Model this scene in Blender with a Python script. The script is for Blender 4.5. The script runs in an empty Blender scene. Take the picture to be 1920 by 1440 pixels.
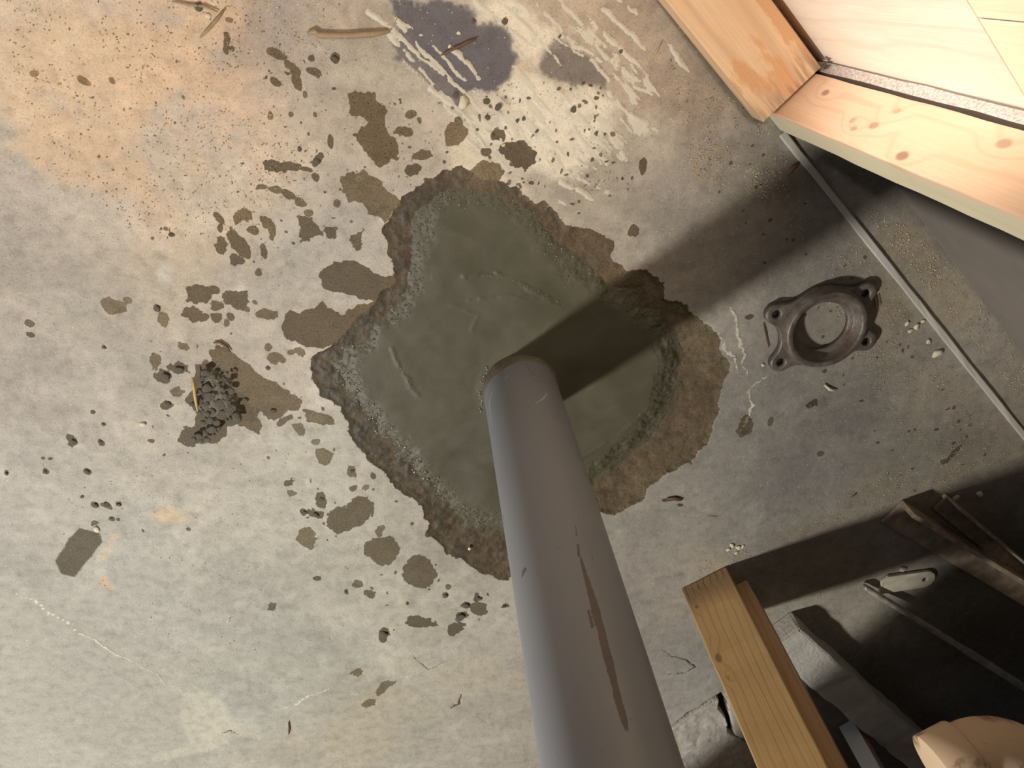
import bpy, bmesh, math, random
import numpy as np
from mathutils import Matrix, Vector

random.seed(7)
rng = np.random.default_rng(11)
SC = bpy.context.scene
COL = SC.collection

# ------------------------------------------------------------------ camera
W, H, F = 1920.0, 1440.0, 1440.0
NADIR = (785.0, -65.0)            # where plumb lines meet
CAM_H = 1.0
_d = np.array([NADIR[0] - W / 2, NADIR[1] - H / 2, F]); _d /= np.linalg.norm(_d)
_ex = np.array([1.0, 0, 0]) - _d[0] * _d; _ex /= np.linalg.norm(_ex)
_ey = np.cross(_ex, _d)
def _w(v): v = np.asarray(v, float); return Vector((v @ _ex, v @ _ey, -(v @ _d)))
cam = bpy.data.cameras.new('camera'); cam.sensor_width = 36; cam.lens = 36 * F / W
cam.clip_start = 0.01
camo = bpy.data.objects.new('camera', cam); COL.objects.link(camo)
cx_, cy_, cz_ = _w((1, 0, 0)), _w((0, -1, 0)), _w((0, 0, -1))
M = Matrix(((cx_.x, cy_.x, cz_.x, 0), (cx_.y, cy_.y, cz_.y, 0), (cx_.z, cy_.z, cz_.z, CAM_H), (0, 0, 0, 1)))
camo.matrix_world = M
SC.camera = camo

# ------------------------------------------------------------------ light
SC.view_settings.view_transform = 'Standard'
SC.view_settings.look = 'None'
SC.view_settings.exposure = 0.0
SC.view_settings.gamma = 1.0
SC.view_settings.use_curve_mapping = False
wd_ = bpy.data.worlds.new('world'); SC.world = wd_; wd_.use_nodes = True
bg = wd_.node_tree.nodes['Background']
bg.inputs[0].default_value = (0.80, 0.86, 1.0, 1); bg.inputs[1].default_value = 0.018

def lamp(name, loc, watts, col, radius):
    l = bpy.data.lights.new(name, 'POINT'); l.energy = watts; l.color = col; l.shadow_soft_size = radius
    o = bpy.data.objects.new(name, l); COL.objects.link(o); o.location = loc
    return o
WORK = (-1.56, -1.70, 1.9)
lamp('work_lamp_light', WORK, 280, (1.0, 0.965, 0.91), 0.10)
def spot(name, loc, aim, watts, col, radius, cone, blend):
    l = bpy.data.lights.new(name, 'SPOT'); l.energy = watts; l.color = col; l.shadow_soft_size = radius
    l.spot_size = math.radians(cone); l.spot_blend = blend
    o = bpy.data.objects.new(name, l); COL.objects.link(o); o.location = loc
    o.rotation_euler = (Vector(aim) - Vector(loc)).to_track_quat('-Z', 'Y').to_euler()
spot('panel_fill_light', (-0.30, 0.30, 0.50), (0.45, -0.02, 0.30), 50, (1.0, 0.90, 0.82), 0.05, 34, 1.0)  # spot added out of view to brighten the plywood panel
spot('upper_fill_light', (-0.12, 0.45, 1.60), (-0.34, -0.12, 0), 25, (1.0, 0.87, 0.72), 0.06, 66, 1.0)  # unseen fill spot added to lift the upper slab and the post's shadow
al = bpy.data.lights.new('basement_window_light', 'AREA'); al.shape = 'RECTANGLE'; al.size = .9; al.size_y = .5; al.energy = 5; al.color = (.62, .78, 1.0)
alo = bpy.data.objects.new('basement_window_light', al); COL.objects.link(alo); alo.location = (-2.6, -.35, 1.5)
alo.rotation_euler = (Vector((0, -.6, 0)) - Vector((-2.6, -.35, 1.5))).to_track_quat('-Z', 'Y').to_euler()

# ------------------------------------------------------------------ floor-plan helpers
def P(u, v, z=0.0):
    """pixel of the photograph -> point on the horizontal plane z (plan measuring)"""
    r = np.array([u - W / 2, v - H / 2, F]); t = (CAM_H - z) / (r @ _d); q = r * t
    return np.array([q @ _ex, q @ _ey, z])
def P2(pts): return np.array([P(u, v)[:2] for u, v in pts])
def V(p): return Vector((float(p[0]), float(p[1]), float(p[2])))
TH = math.radians(45.5)
WN = np.array([math.cos(TH), math.sin(TH)])      # into the framed wall
WD = np.array([WN[1], -WN[0]])                   # along the framed wall
def wall_pt(n, w, z=0.0): q = WN * n + WD * w; return np.array([q[0], q[1], z])
def lin(c):
    c = np.asarray(c, float) / 255.0
    return np.where(c <= 0.04045, c / 12.92, ((c + 0.055) / 1.055) ** 2.4)
def lc(r, g, b): x = lin((r, g, b)); return (float(x[0]), float(x[1]), float(x[2]), 1.0)

_tab = rng.random((8, 256, 256)).astype(np.float32)
def vnoise(x, y, s):
    t = _tab[s % 8]
    xi = np.floor(x).astype(np.int64); yi = np.floor(y).astype(np.int64)
    fx = (x - xi).astype(np.float32); fy = (y - yi).astype(np.float32)
    fx = fx * fx * (3 - 2 * fx); fy = fy * fy * (3 - 2 * fy)
    a = t[xi & 255, yi & 255]; b = t[(xi + 1) & 255, yi & 255]
    c = t[xi & 255, (yi + 1) & 255]; e = t[(xi + 1) & 255, (yi + 1) & 255]
    return (a * (1 - fx) + b * fx) * (1 - fy) + (c * (1 - fx) + e * fx) * fy
def fbm(x, y, freq, octv=4, s=0):
    o = 0; a = 0.5; tot = 0
    for k in range(octv):
        o = o + a * vnoise(x * freq + 17.3 * k + 31 * s, y * freq + 9.1 * k + 13 * s, s + k); tot += a
        freq *= 2.03; a *= 0.55
    return o / tot
def sstep(a, b, x): t = np.clip((x - a) / (b - a), 0, 1); return t * t * (3 - 2 * t)
def poly_sdf(X, Y, pts):
    """positive inside"""
    d = np.full(X.shape, 1e9); ins = np.zeros(X.shape, bool); n = len(pts)
    for i in range(n):
        ax, ay = pts[i]; bx, by = pts[(i + 1) % n]
        ex, ey = bx - ax, by - ay; wx, wy = X - ax, Y - ay
        t = np.clip((wx * ex + wy * ey) / (ex * ex + ey * ey + 1e-12), 0, 1)
        d = np.minimum(d, (wx - ex * t) ** 2 + (wy - ey * t) ** 2)
        c = ((ay > Y) != (by > Y)) & (X < (bx - ax) * (Y - ay) / (by - ay + 1e-15) + ax)
        ins ^= c
    d = np.sqrt(d); return np.where(ins, d, -d)
def line_sdf(X, Y, pts, widths):
    """positive inside a tapering stroke"""
    best = np.full(X.shape, -1e9)
    for i in range(len(pts) - 1):
        ax, ay = pts[i]; bx, by = pts[i + 1]; ex, ey = bx - ax, by - ay
        t = np.clip(((X - ax) * ex + (Y - ay) * ey) / (ex * ex + ey * ey + 1e-12), 0, 1)
        d = np.hypot(X - ax - ex * t, Y - ay - ey * t)
        best = np.maximum(best, widths[i] * (1 - t) + widths[i + 1] * t - d)
    return best

# ------------------------------------------------------------------ material helpers
def newmat(name):
    m = bpy.data.materials.new(name); m.use_nodes = True
    nt = m.node_tree; b = nt.nodes['Principled BSDF']
    return m, nt, b
def nd(nt, typ, ins=None, **props):
    n = nt.nodes.new('ShaderNode' + typ)
    for k, v in props.items(): setattr(n, k, v)
    for k, v in (ins or {}).items():
        s = n.inputs[k]
        if isinstance(v, bpy.types.NodeSocket): nt.links.new(v, s)
        else: s.default_value = v
    return n
def math_(nt, op, a, b=0.0, c=None, clamp=False):
    n = nd(nt, 'Math', {0: a, 1: b}, operation=op, use_clamp=clamp)
    if c is not None:
        if isinstance(c, bpy.types.NodeSocket): nt.links.new(c, n.inputs[2])
        else: n.inputs[2].default_value = c
    return n.outputs[0]
def mixc(nt, f, a, b, mode='MIX'):
    n = nd(nt, 'MixRGB', {0: f, 1: a, 2: b}, blend_type=mode); return n.outputs[0]
def ramp(nt, f, stops):
    n = nd(nt, 'ValToRGB', {0: f}); e = n.color_ramp.elements
    while len(e) < len(stops): e.new(0.5)
    for el, (p, c) in zip(e, stops): el.position = p; el.color = c if len(c) == 4 else (*c, 1)
    return n.outputs[0]
def mrange(nt, x, a, b, c=0.0, d_=1.0, smooth=True):
    n = nd(nt, 'MapRange', {0: x, 1: a, 2: b, 3: c, 4: d_}); n.interpolation_type = 'SMOOTHSTEP' if smooth else 'LINEAR'
    return n.outputs[0]
def noise(nt, vec, scale, detail=4, rough=0.55, dist=0.0):
    return nd(nt, 'TexNoise', {'Vector': vec, 'Scale': scale, 'Detail': detail, 'Roughness': rough, 'Distortion': dist}).outputs[0]
def objco(nt): return nd(nt, 'TexCoord').outputs['Object']
def mapv(nt, vec, scale=(1, 1, 1), loc=(0, 0, 0), rot=(0, 0, 0)):
    return nd(nt, 'Mapping', {0: vec, 1: loc, 2: rot, 3: scale}).outputs[0]
def bump(nt, h, strength, dist, prev=None):
    ins = {'Height': h, 'Strength': strength, 'Distance': dist}
    if prev is not None: ins['Normal'] = prev
    return nd(nt, 'Bump', ins).outputs[0]
def put(nt, b, **k):
    for key, v in k.items():
        s = b.inputs[key.replace('_', ' ')]
        if isinstance(v, bpy.types.NodeSocket): nt.links.new(v, s)
        else: s.default_value = v

# ------------------------------------------------------------------ object helpers
def tag(o, label, cat, group=None):
    o['label'] = label; o['category'] = cat
    if group: o['group'] = group
    return o
def obj(name, me, mat=None, parent=None):
    o = bpy.data.objects.new(name, me); COL.objects.link(o)
    if mat is not None and me is not None and not me.materials: me.materials.append(mat)
    if parent is not None: o.parent = parent
    return o
def empty(name, loc=(0, 0, 0), rz=0.0):
    o = bpy.data.objects.new(name, None); COL.objects.link(o); o.location = loc; o.rotation_euler = (0, 0, rz)
    o.empty_display_size = 0.02
    return o
def grid_mesh(name, xs, ys, Z, keep=None):
    nx, ny = len(xs), len(ys)
    X, Y = np.meshgrid(xs, ys, indexing='ij')
    co = np.stack([X, Y, Z], -1).reshape(-1, 3).astype(np.float32)
    idx = np.arange(nx * ny).reshape(nx, ny)
    q = np.stack([idx[:-1, :-1], idx[1:, :-1], idx[1:, 1:], idx[:-1, 1:]], -1)
    q = q[keep] if keep is not None else q.reshape(-1, 4)
    q = q.reshape(-1, 4); used = None
    if keep is not None:
        used, inv = np.unique(q, return_inverse=True); q = inv.reshape(-1, 4); co = co[used]
    return raw_mesh(name, co, q), used
def raw_mesh(name, co, q, smooth=True):
    me = bpy.data.meshes.new(name); co = np.asarray(co, np.float32); q = np.asarray(q, np.int32); k = q.shape[1]
    me.vertices.add(len(co)); me.vertices.foreach_set('co', co.ravel())
    me.loops.add(q.size); me.loops.foreach_set('vertex_index', q.ravel())
    me.polygons.add(len(q)); me.polygons.foreach_set('loop_start', np.arange(0, q.size, k, dtype=np.int32))
    me.polygons.foreach_set('loop_total', np.full(len(q), k, np.int32))
    if smooth: me.polygons.foreach_set('use_smooth', np.ones(len(q), bool))
    me.update(calc_edges=True); me.validate()
    return me
def color_attr(me, name, arr):
    a = me.attributes.new(name, 'FLOAT_COLOR', 'POINT'); a.data.foreach_set('color', np.asarray(arr, np.float32).ravel())
def float_attr(me, name, arr):
    a = me.attributes.new(name, 'FLOAT', 'POINT'); a.data.foreach_set('value', np.asarray(arr, np.float32).ravel())
def bm_mesh(bm, name, smooth=False):
    bmesh.ops.recalc_face_normals(bm, faces=bm.faces[:])
    me = bpy.data.meshes.new(name); bm.to_mesh(me); bm.free()
    if smooth: me.polygons.foreach_set('use_smooth', np.ones(len(me.polygons), bool))
    return me
def box_bm(dx, dy, dz, bev=0.0015, cuts=0, wob=0.0, seed=0):
    bm = bmesh.new(); bmesh.ops.create_cube(bm, size=1)
    for v in bm.verts: v.co = Vector(((v.co.x + .5) * dx, (v.co.y + .5) * dy, (v.co.z + .5) * dz))
    if bev: bmesh.ops.bevel(bm, geom=bm.edges[:], offset=bev, segments=2, affect='EDGES', profile=0.6)
    if cuts:
        L = max(dx, dy, dz); ax = 0 if L == dx else 1 if L == dy else 2
        for k in range(1, cuts):
            p = Vector((0, 0, 0)); p[ax] = L * k / cuts; nn = Vector((0, 0, 0)); nn[ax] = 1
            bmesh.ops.bisect_plane(bm, geom=bm.verts[:] + bm.edges[:] + bm.faces[:], plane_co=p, plane_no=nn)
        r = random.Random(seed)
        tabs = {}
        for v in bm.verts:
            key = round(v.co[ax], 4)
            if key not in tabs: tabs[key] = [r.uniform(-wob, wob) for _ in range(8)]
            t = tabs[key]; o_ = [i for i in range(3) if i != ax]
            i1 = 0 if v.co[o_[0]] > (dx, dy, dz)[o_[0]] / 2 else 1
            i2 = 0 if v.co[o_[1]] > (dx, dy, dz)[o_[1]] / 2 else 1
            v.co[o_[0]] += t[i1 * 2 + i2]; v.co[o_[1]] += t[4 + i1 * 2 + i2]
    return bm
def place(o, origin, a, b, c):
    a, b, c = V3(a), V3(b), V3(c)
    o.matrix_world = Matrix(((a.x, b.x, c.x, origin[0]), (a.y, b.y, c.y, origin[1]), (a.z, b.z, c.z, origin[2]), (0, 0, 0, 1)))
def V3(a): a = tuple(float(t) for t in a); return Vector(a if len(a) == 3 else (a[0], a[1], 0.0)).normalized()
def tube_bm(bm, pts, rad, seg=8, caps=True):
    pts = [Vector(p) for p in pts]; rings = []
    up = Vector((0.13, 0.2, 0.97))
    for i, p in enumerate(pts):
        t = (pts[min(i + 1, len(pts) - 1)] - pts[max(i - 1, 0)]).normalized()
        s = t.cross(up).normalized(); n2 = s.cross(t).normalized()
        r = rad[i] if hasattr(rad, '__len__') else rad
        rx, ry = r if hasattr(r, '__len__') else (r, r)
        rings.append([bm.verts.new(p + s * (rx * math.cos(2 * math.pi * k / seg)) + n2 * (ry * math.sin(2 * math.pi * k / seg))) for k in range(seg)])
    for a, b in zip(rings[:-1], rings[1:]):
        for k in range(seg): bm.faces.new((a[k], a[(k + 1) % seg], b[(k + 1) % seg], b[k]))
    if caps: bm.faces.new(rings[0]); bm.faces.new(rings[-1])
def lathe_bm(profile, seg=96, closed=True):
    bm = bmesh.new(); rings = []
    for r, z in profile:
        rings.append([bm.verts.new((r * math.cos(2 * math.pi * k / seg), r * math.sin(2 * math.pi * k / seg), z)) for k in range(seg)])
    n = len(rings)
    for i in range(n if closed else n - 1):
        a, b = rings[i], rings[(i + 1) % n]
        for k in range(seg): bm.faces.new((a[k], a[(k + 1) % seg], b[(k + 1) % seg], b[k]))
    return bm

# ================================================================== FLOOR
def axis(segs):
    out = []
    for a, b, s in segs:
        n = max(1, int(round((b - a) / s))); out += list(np.linspace(a, b, n, endpoint=False))
    out.append(segs[-1][1]); return np.array(out)
xs = axis([(-3.2, -1.0, .12), (-1.0, -0.62, .006), (-0.62, 0.72, .00165), (0.72, 1.0, .0032), (1.0, 1.45, .009), (1.45, 3.4, .15)])
ys = axis([(-3.6, -1.75, .15), (-1.75, -1.55, .006), (-1.55, -1.18, .0028), (-1.18, 0.0, .00165), (0.0, 0.1, .01), (0.1, 1.6, .15)])
FX, FY = np.meshgrid(xs, ys, indexing='ij')
# domain warp makes every traced outline ragged
WXn = (fbm(FX, FY, 45, 5, 1) - .5) * .022 + (fbm(FX, FY, 260, 2, 2) - .5) * .004
WYn = (fbm(FX, FY, 45, 5, 3) - .5) * .022 + (fbm(FX, FY, 260, 2, 4) - .5) * .004
GX, GY = FX + WXn, FY + WYn
HX, HY = FX + WXn * .4, FY + WYn * .4
def window(x0, x1, y0, y1, pad=0.03):
    i0, i1 = np.searchsorted(xs, [x0 - pad, x1 + pad]); j0, j1 = np.searchsorted(ys, [y0 - pad, y1 + pad])
    return slice(max(i0, 0), max(i1, i0 + 1)), slice(max(j0, 0), max(j1, j0 + 1))

# ---- dry colour patches, light falloff and corner shade painted in (plan position, colour, reach)
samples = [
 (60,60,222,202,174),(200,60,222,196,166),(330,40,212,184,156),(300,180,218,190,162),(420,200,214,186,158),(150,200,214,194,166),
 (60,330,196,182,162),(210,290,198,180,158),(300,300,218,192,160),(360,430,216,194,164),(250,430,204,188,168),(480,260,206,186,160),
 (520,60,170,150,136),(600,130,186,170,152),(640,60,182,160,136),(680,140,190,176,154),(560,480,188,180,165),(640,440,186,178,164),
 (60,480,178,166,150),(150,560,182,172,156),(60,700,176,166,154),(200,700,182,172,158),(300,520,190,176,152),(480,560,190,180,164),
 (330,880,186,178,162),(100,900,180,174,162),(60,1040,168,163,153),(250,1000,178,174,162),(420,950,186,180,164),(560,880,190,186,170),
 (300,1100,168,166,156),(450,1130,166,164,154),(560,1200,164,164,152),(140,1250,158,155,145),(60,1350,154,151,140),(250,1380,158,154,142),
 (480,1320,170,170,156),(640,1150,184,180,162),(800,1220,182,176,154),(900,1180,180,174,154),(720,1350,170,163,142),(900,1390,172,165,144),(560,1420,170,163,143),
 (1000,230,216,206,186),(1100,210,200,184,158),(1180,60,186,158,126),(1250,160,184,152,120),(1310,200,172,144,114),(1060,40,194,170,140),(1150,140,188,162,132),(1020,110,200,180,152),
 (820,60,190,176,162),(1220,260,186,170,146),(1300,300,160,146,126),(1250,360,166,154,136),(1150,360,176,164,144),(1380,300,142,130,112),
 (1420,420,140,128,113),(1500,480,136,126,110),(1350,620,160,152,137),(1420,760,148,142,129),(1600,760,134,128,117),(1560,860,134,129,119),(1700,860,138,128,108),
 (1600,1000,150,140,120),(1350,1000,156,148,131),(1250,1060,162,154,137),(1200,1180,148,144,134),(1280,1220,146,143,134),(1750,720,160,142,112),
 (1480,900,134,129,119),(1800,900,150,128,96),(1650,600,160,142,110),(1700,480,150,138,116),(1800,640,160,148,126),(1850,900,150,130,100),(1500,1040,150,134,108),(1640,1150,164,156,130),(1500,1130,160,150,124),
 (1330,1400,176,172,160),(1850,1200,104,94,76),(1650,1260,104,94,78),(1800,1060,110,98,78),(1750,1380,100,92,76),(1600,1400,108,100,86)]  # lower right corner: shade painted into the slab colour
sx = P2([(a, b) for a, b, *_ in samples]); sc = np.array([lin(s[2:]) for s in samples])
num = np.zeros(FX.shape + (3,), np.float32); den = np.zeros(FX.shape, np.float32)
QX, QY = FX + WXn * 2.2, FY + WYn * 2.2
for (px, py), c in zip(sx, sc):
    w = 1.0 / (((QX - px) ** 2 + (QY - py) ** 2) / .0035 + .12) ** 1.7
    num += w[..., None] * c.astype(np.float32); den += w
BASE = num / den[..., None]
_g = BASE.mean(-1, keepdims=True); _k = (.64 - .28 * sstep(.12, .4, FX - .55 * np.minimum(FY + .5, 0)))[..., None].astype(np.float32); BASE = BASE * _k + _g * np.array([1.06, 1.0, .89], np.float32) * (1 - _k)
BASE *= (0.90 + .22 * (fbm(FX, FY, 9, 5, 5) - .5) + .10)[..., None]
blu = sstep(.52, .66, fbm(FX, FY, 13, 4, 6))[..., None]
BASE = BASE * (1 - .16 * blu) * np.array([1 - .0, 1, 1]) + BASE * (.16 * blu) * np.array([.86, .88, .94])
# bare grey slab showing through the tan sand in the upper left, cloudy cement elsewhere
tl = sstep(.0, .22, poly_sdf(FX, FY, P2([(-300,-300),(820,-300),(640,330),(420,560),(-300,620)])))
cl_ = fbm(FX + WXn * 1.5, FY + WYn * 1.5, 11, 5, 4)
sand = (tl * sstep(.40, .60, cl_))[..., None].astype(np.float32); bare_ = (tl * sstep(.54, .36, cl_))[..., None].astype(np.float32)
BASE = BASE * (1 - .55 * sand) + lin((222, 184, 146)).astype(np.float32) * .55 * sand
BASE = BASE * (1 - .45 * bare_) + lin((180, 170, 160)).astype(np.float32) * .45 * bare_
cl2 = (sstep(.50, .68, fbm(FX + WXn * 2, FY + WYn * 2, 17, 5, 2)) * (1 - .6 * tl))[..., None].astype(np.float32)
BASE = BASE * (1 - .26 * cl2) + BASE * np.array([.58, .575, .59], np.float32) * .26 * cl2 * 1.0
cl3 = sstep(.56, .72, fbm(FX, FY, 34, 4, 6))[..., None].astype(np.float32)
BASE = BASE * (1 + .10 * cl3)
HT = (fbm(FX, FY, 30, 4, 0) - .5) * .0011 + (fbm(FX, FY, 300, 2, 7) - .5) * .0004

MASK = np.zeros(FX.shape, np.float32)     # stain edge (0.5 on the outline)
DARK = np.zeros(FX.shape, np.float32)     # how wet
BRWN = np.zeros(FX.shape, np.float32)     # how muddy
THIN = np.zeros(FX.shape, np.float32)     # tile-setting mortar left on the slab
def stamp(sd, win, dark, brown, soft=.004):
    m = np.clip(.5 + sd / soft, 0, 1).astype(np.float32)
    M0 = MASK[win]; up = m * (dark + .3) > M0 * (DARK[win] + .3)
    MASK[win] = np.maximum(M0, m)
    DARK[win] = np.where(up & (m > .02), dark, DARK[win]); BRWN[win] = np.where(up & (m > .02), brown, BRWN[win])
def blob(u, v, ru, rv, dark=.6, brown=.15, rot=0.0, soft=.0035):
    c = P(u, v)[:2]; s1 = np.linalg.norm(P(u + ru, v)[:2] - c); s2 = np.linalg.norm(P(u, v + rv)[:2] - c)
    R = max(s1, s2) * 1.3; w = window(c[0] - R, c[0] + R, c[1] - R, c[1] + R, .012)
    small = min(s1, s2) < .006
    x, y = ((HX if small else GX)[w] - c[0], (HY if small else GY)[w] - c[1])
    a = math.radians(-rot); xr, yr = x * math.cos(a) + y * math.sin(a), -x * math.sin(a) + y * math.cos(a)
    q = np.sqrt((xr / s1) ** 2 + (yr / s2) ** 2); stamp((1 - q) * min(s1, s2), w, dark, brown, soft)
def patch(pts, dark=.6, brown=.2, soft=.004, warp=1.0):
    p = P2(pts); w = window(p[:, 0].min(), p[:, 0].max(), p[:, 1].min(), p[:, 1].max())
    stamp(poly_sdf(FX[w] + WXn[w] * warp, FY[w] + WYn[w] * warp, p), w, dark, brown, soft)
def tint(pts, col, soft=.003, k=1.0, warp=True):
    p = P2(pts); w = window(p[:, 0].min(), p[:, 0].max(), p[:, 1].min(), p[:, 1].max())
    X_, Y_ = (GX[w], GY[w]) if warp else (FX[w], FY[w])
    m = (sstep(-soft, soft, poly_sdf(X_, Y_, p)) * k)[..., None]
    BASE[w] = BASE[w] * (1 - m) + lin(col).astype(np.float32) * m

# old grey adhesive fields, skim coats, dust
tint([(735,0),(880,0),(903,42),(950,58),(972,100),(962,150),(918,176),(872,172),(835,182),(790,130),(762,90),(740,40)], (108,102,104))
tint([(735,60),(775,75),(850,170),(880,190),(858,200),(790,150),(745,110)], (122,114,112))
tint([(1008,82),(1056,72),(1102,108),(1132,128),(1132,160),(1078,170),(1020,132)], (132,122,112))
tint([(935,190),(965,180),(958,215),(930,220)], (140,130,124), k=.8)
tint([(955,160),(1005,130),(1060,180),(1130,168),(1150,230),(1120,290),(1060,330),(990,310),(950,270),(900,240),(950,215)], (226,216,196), .012)
tint([(880,0),(960,0),(1050,70),(1010,120),(975,100),(950,55),(905,38)], (226,214,192), .008)
tint([(860,265),(905,300),(900,330),(850,320)], (216,206,182), .008)
tint([(345,1300),(372,1290),(418,1318),(430,1350),(490,1364),(494,1384),(432,1382),(420,1402),(330,1422),(282,1432),(290,1414),(352,1394),(340,1340)], (192,186,166), .004, .45)
tint([(0,1100),(120,1168),(250,1243),(350,1303),(340,1340),(350,1395),(250,1440),(0,1440)], (168,164,152), .01, .5)
tint([(800,1262),(850,1236),(900,1216),(992,1268),(992,1302),(940,1300),(872,1310),(850,1326),(826,1300)], (182,174,152), .004, .35)
tint([(610,1360),(680,1300),(760,1290),(820,1330),(760,1380),(720,1440),(600,1440)], (176,168,146), .01, .5)
tint([(720,1330),(800,1310),(850,1370),(830,1430),(740,1430)], (164,160,146), .01, .4)
tint([(192,1084),(205,1084),(207,1100),(194,1102)], (200,164,126), .004, .7)
tint([(205,1000),(222,996),(216,1020),(192,1048),(178,1052),(200,1022)], (200,184,154), .004, .6)
tint([(285,960),(330,952),(350,968),(320,982),(290,976)], (208,186,150), .008, .7)
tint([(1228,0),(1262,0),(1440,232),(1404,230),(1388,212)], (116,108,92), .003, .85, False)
for cxy, r in (((560,655),14),((600,745),22),((450,540),12),((310,508),16),((590,780),18)):
    a = np.linspace(0, 6.28, 9)[:-1]
    tint([(cxy[0] + r * math.cos(t), cxy[1] + r * math.sin(t)) for t in a], (214,209,198), .008, .5)
# brownish patches on the right; wall-side dust has shade painted in
for cxy, r, c, k in (((1480,330),60,(104,94,80),.5),((1700,470),60,(150,136,112),.6),((1650,560),40,(150,138,112),.5),((1780,560),70,(164,150,124),.5),((1450,350),30,(112,102,96),.4),((1320,420),40,(136,126,120),.4),((1650,940),80,(140,129,110),.4),((1560,1040),90,(128,116,100),.5),((1330,1060),40,(176,162,136),.4)):
    a = np.linspace(0, 6.28, 13)[:-1]
    tint([(cxy[0] + r * math.cos(t), cxy[1] + r * .8 * math.sin(t)) for t in a], c, .02, k)

# ---- hole broken through the slab
OUT = [(720,425),(735,400),(748,372),(782,352),(800,332),(838,322),(868,312),(905,330),(940,340),(985,368),(1030,382),(1062,420),(1095,436),(1132,458),(1150,488),(1190,505),(1240,518),(1246,556),(1290,574),(1316,602),(1342,626),(1362,660),(1366,692),(1350,740),(1336,790),(1326,832),(1286,870),(1250,892),(1216,920),(1190,946),(1150,966),(1118,958),(1060,1010),(1000,1060),(952,1086),(905,1080),(870,1060),(845,1038),(800,1002),(794,962),(780,940),(736,905),(690,862),(660,822),(650,790),(636,766),(604,742),(582,704),(590,668),(622,646),(650,622),(680,592),(700,560),(738,522),(734,480)]
INN = [(800,372),(850,345),(925,348),(985,378),(1022,422),(1062,470),(1100,508),(1140,532),(1190,548),(1240,590),(1262,640),(1266,715),(1236,782),(1192,832),(1142,872),(1110,900),(1050,960),(980,1000),(945,990),(885,975),(826,935),(785,885),(734,838),(690,785),(648,735),(636,682),(662,640),(702,598),(742,560),(766,520),(772,470),(775,420)]
po = P2(OUT); pi_ = P2(INN)
HW = window(po[:, 0].min(), po[:, 0].max(), po[:, 1].min(), po[:, 1].max(), .08)
sdO = poly_sdf(GX[HW], GY[HW], po); sdI = poly_sdf(FX[HW] + WXn[HW] * .8, FY[HW] + WYn[HW] * .8, pi_)
stamp(sdO, HW, .84, .55, .003)
rag = fbm(FX[HW], FY[HW], 90, 4, 5) - .5
drop = sstep(-.001, .007, sdO) * .0045 + sstep(.0, .05, sdO) * .0085
drop *= .30 + .70 * np.clip((FX[HW] - .12) / .2, 0, 1)
HT[HW] -= drop + sstep(0, .01, sdO) * rag * .003
# mud: browner towards the right-hand slope, greyer on the left
gx = (FX[HW] - .12) / .2
BRWN[HW] = np.where(sdO > 0, np.clip(.60 + .35 * gx + 1.0 * rag, 0, 1), BRWN[HW])
DARK[HW] = np.where(sdO > 0, np.clip(.80 - .06 * np.clip(gx, -1, 1) - .5 * rag - .25 * (np.clip(gx, 0, 1) ** 2), .45, 1), DARK[HW])

# ---- wet blotches around it
patch([(655,175),(705,172),(720,215),(745,260),(746,300),(716,312),(690,290),(666,262),(690,230),(650,215)], .55, .75)
patch([(640,340),(680,325),(720,350),(745,380),(720,420),(690,405),(660,380)], .45, .6)
patch([(598,525),(610,500),(640,487),(690,500),(738,518),(702,556),(650,556),(615,546)], .68, .4)
patch([(525,622),(535,596),(570,585),(610,568),(640,588),(662,600),(650,632),(620,646),(600,652),(560,646),(535,640)], .66, .4)
patch([(690,560),(720,530),(745,500),(740,560),(700,610),(660,640),(640,600)], .6, .8)
patch([(395,660),(415,650),(436,666),(470,686),(500,716),(545,730),(570,750),(555,770),(520,775),(490,770),(482,812),(455,798),(440,760),(395,690)], .5, .5)
patch([(350,832),(334,822),(360,800),(368,770),(348,750),(360,720),(370,688),(400,680),(440,706),(452,740),(476,762),(482,792),(430,792),(420,815),(398,832)], .66, .25)
patch([(104,1052),(130,1010),(150,990),(186,1000),(192,1016),(166,1050),(140,1082),(115,1076)], .62, .05, .016, .15)
patch([(612,985),(615,965),(640,950),(660,935),(690,930),(698,950),(690,975),(665,990),(640,1003)], .58, .2)
patch([(550,404),(586,400),(594,425),(600,448),(565,452),(560,428)], .58, .2)
patch([(1070,430),(1110,425),(1150,455),(1145,490),(1100,500),(1080,470)], .7, .75)
patch([(870,330),(905,300),(945,320),(935,350),(895,350)], .5, .8)
B_ = blob
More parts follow.
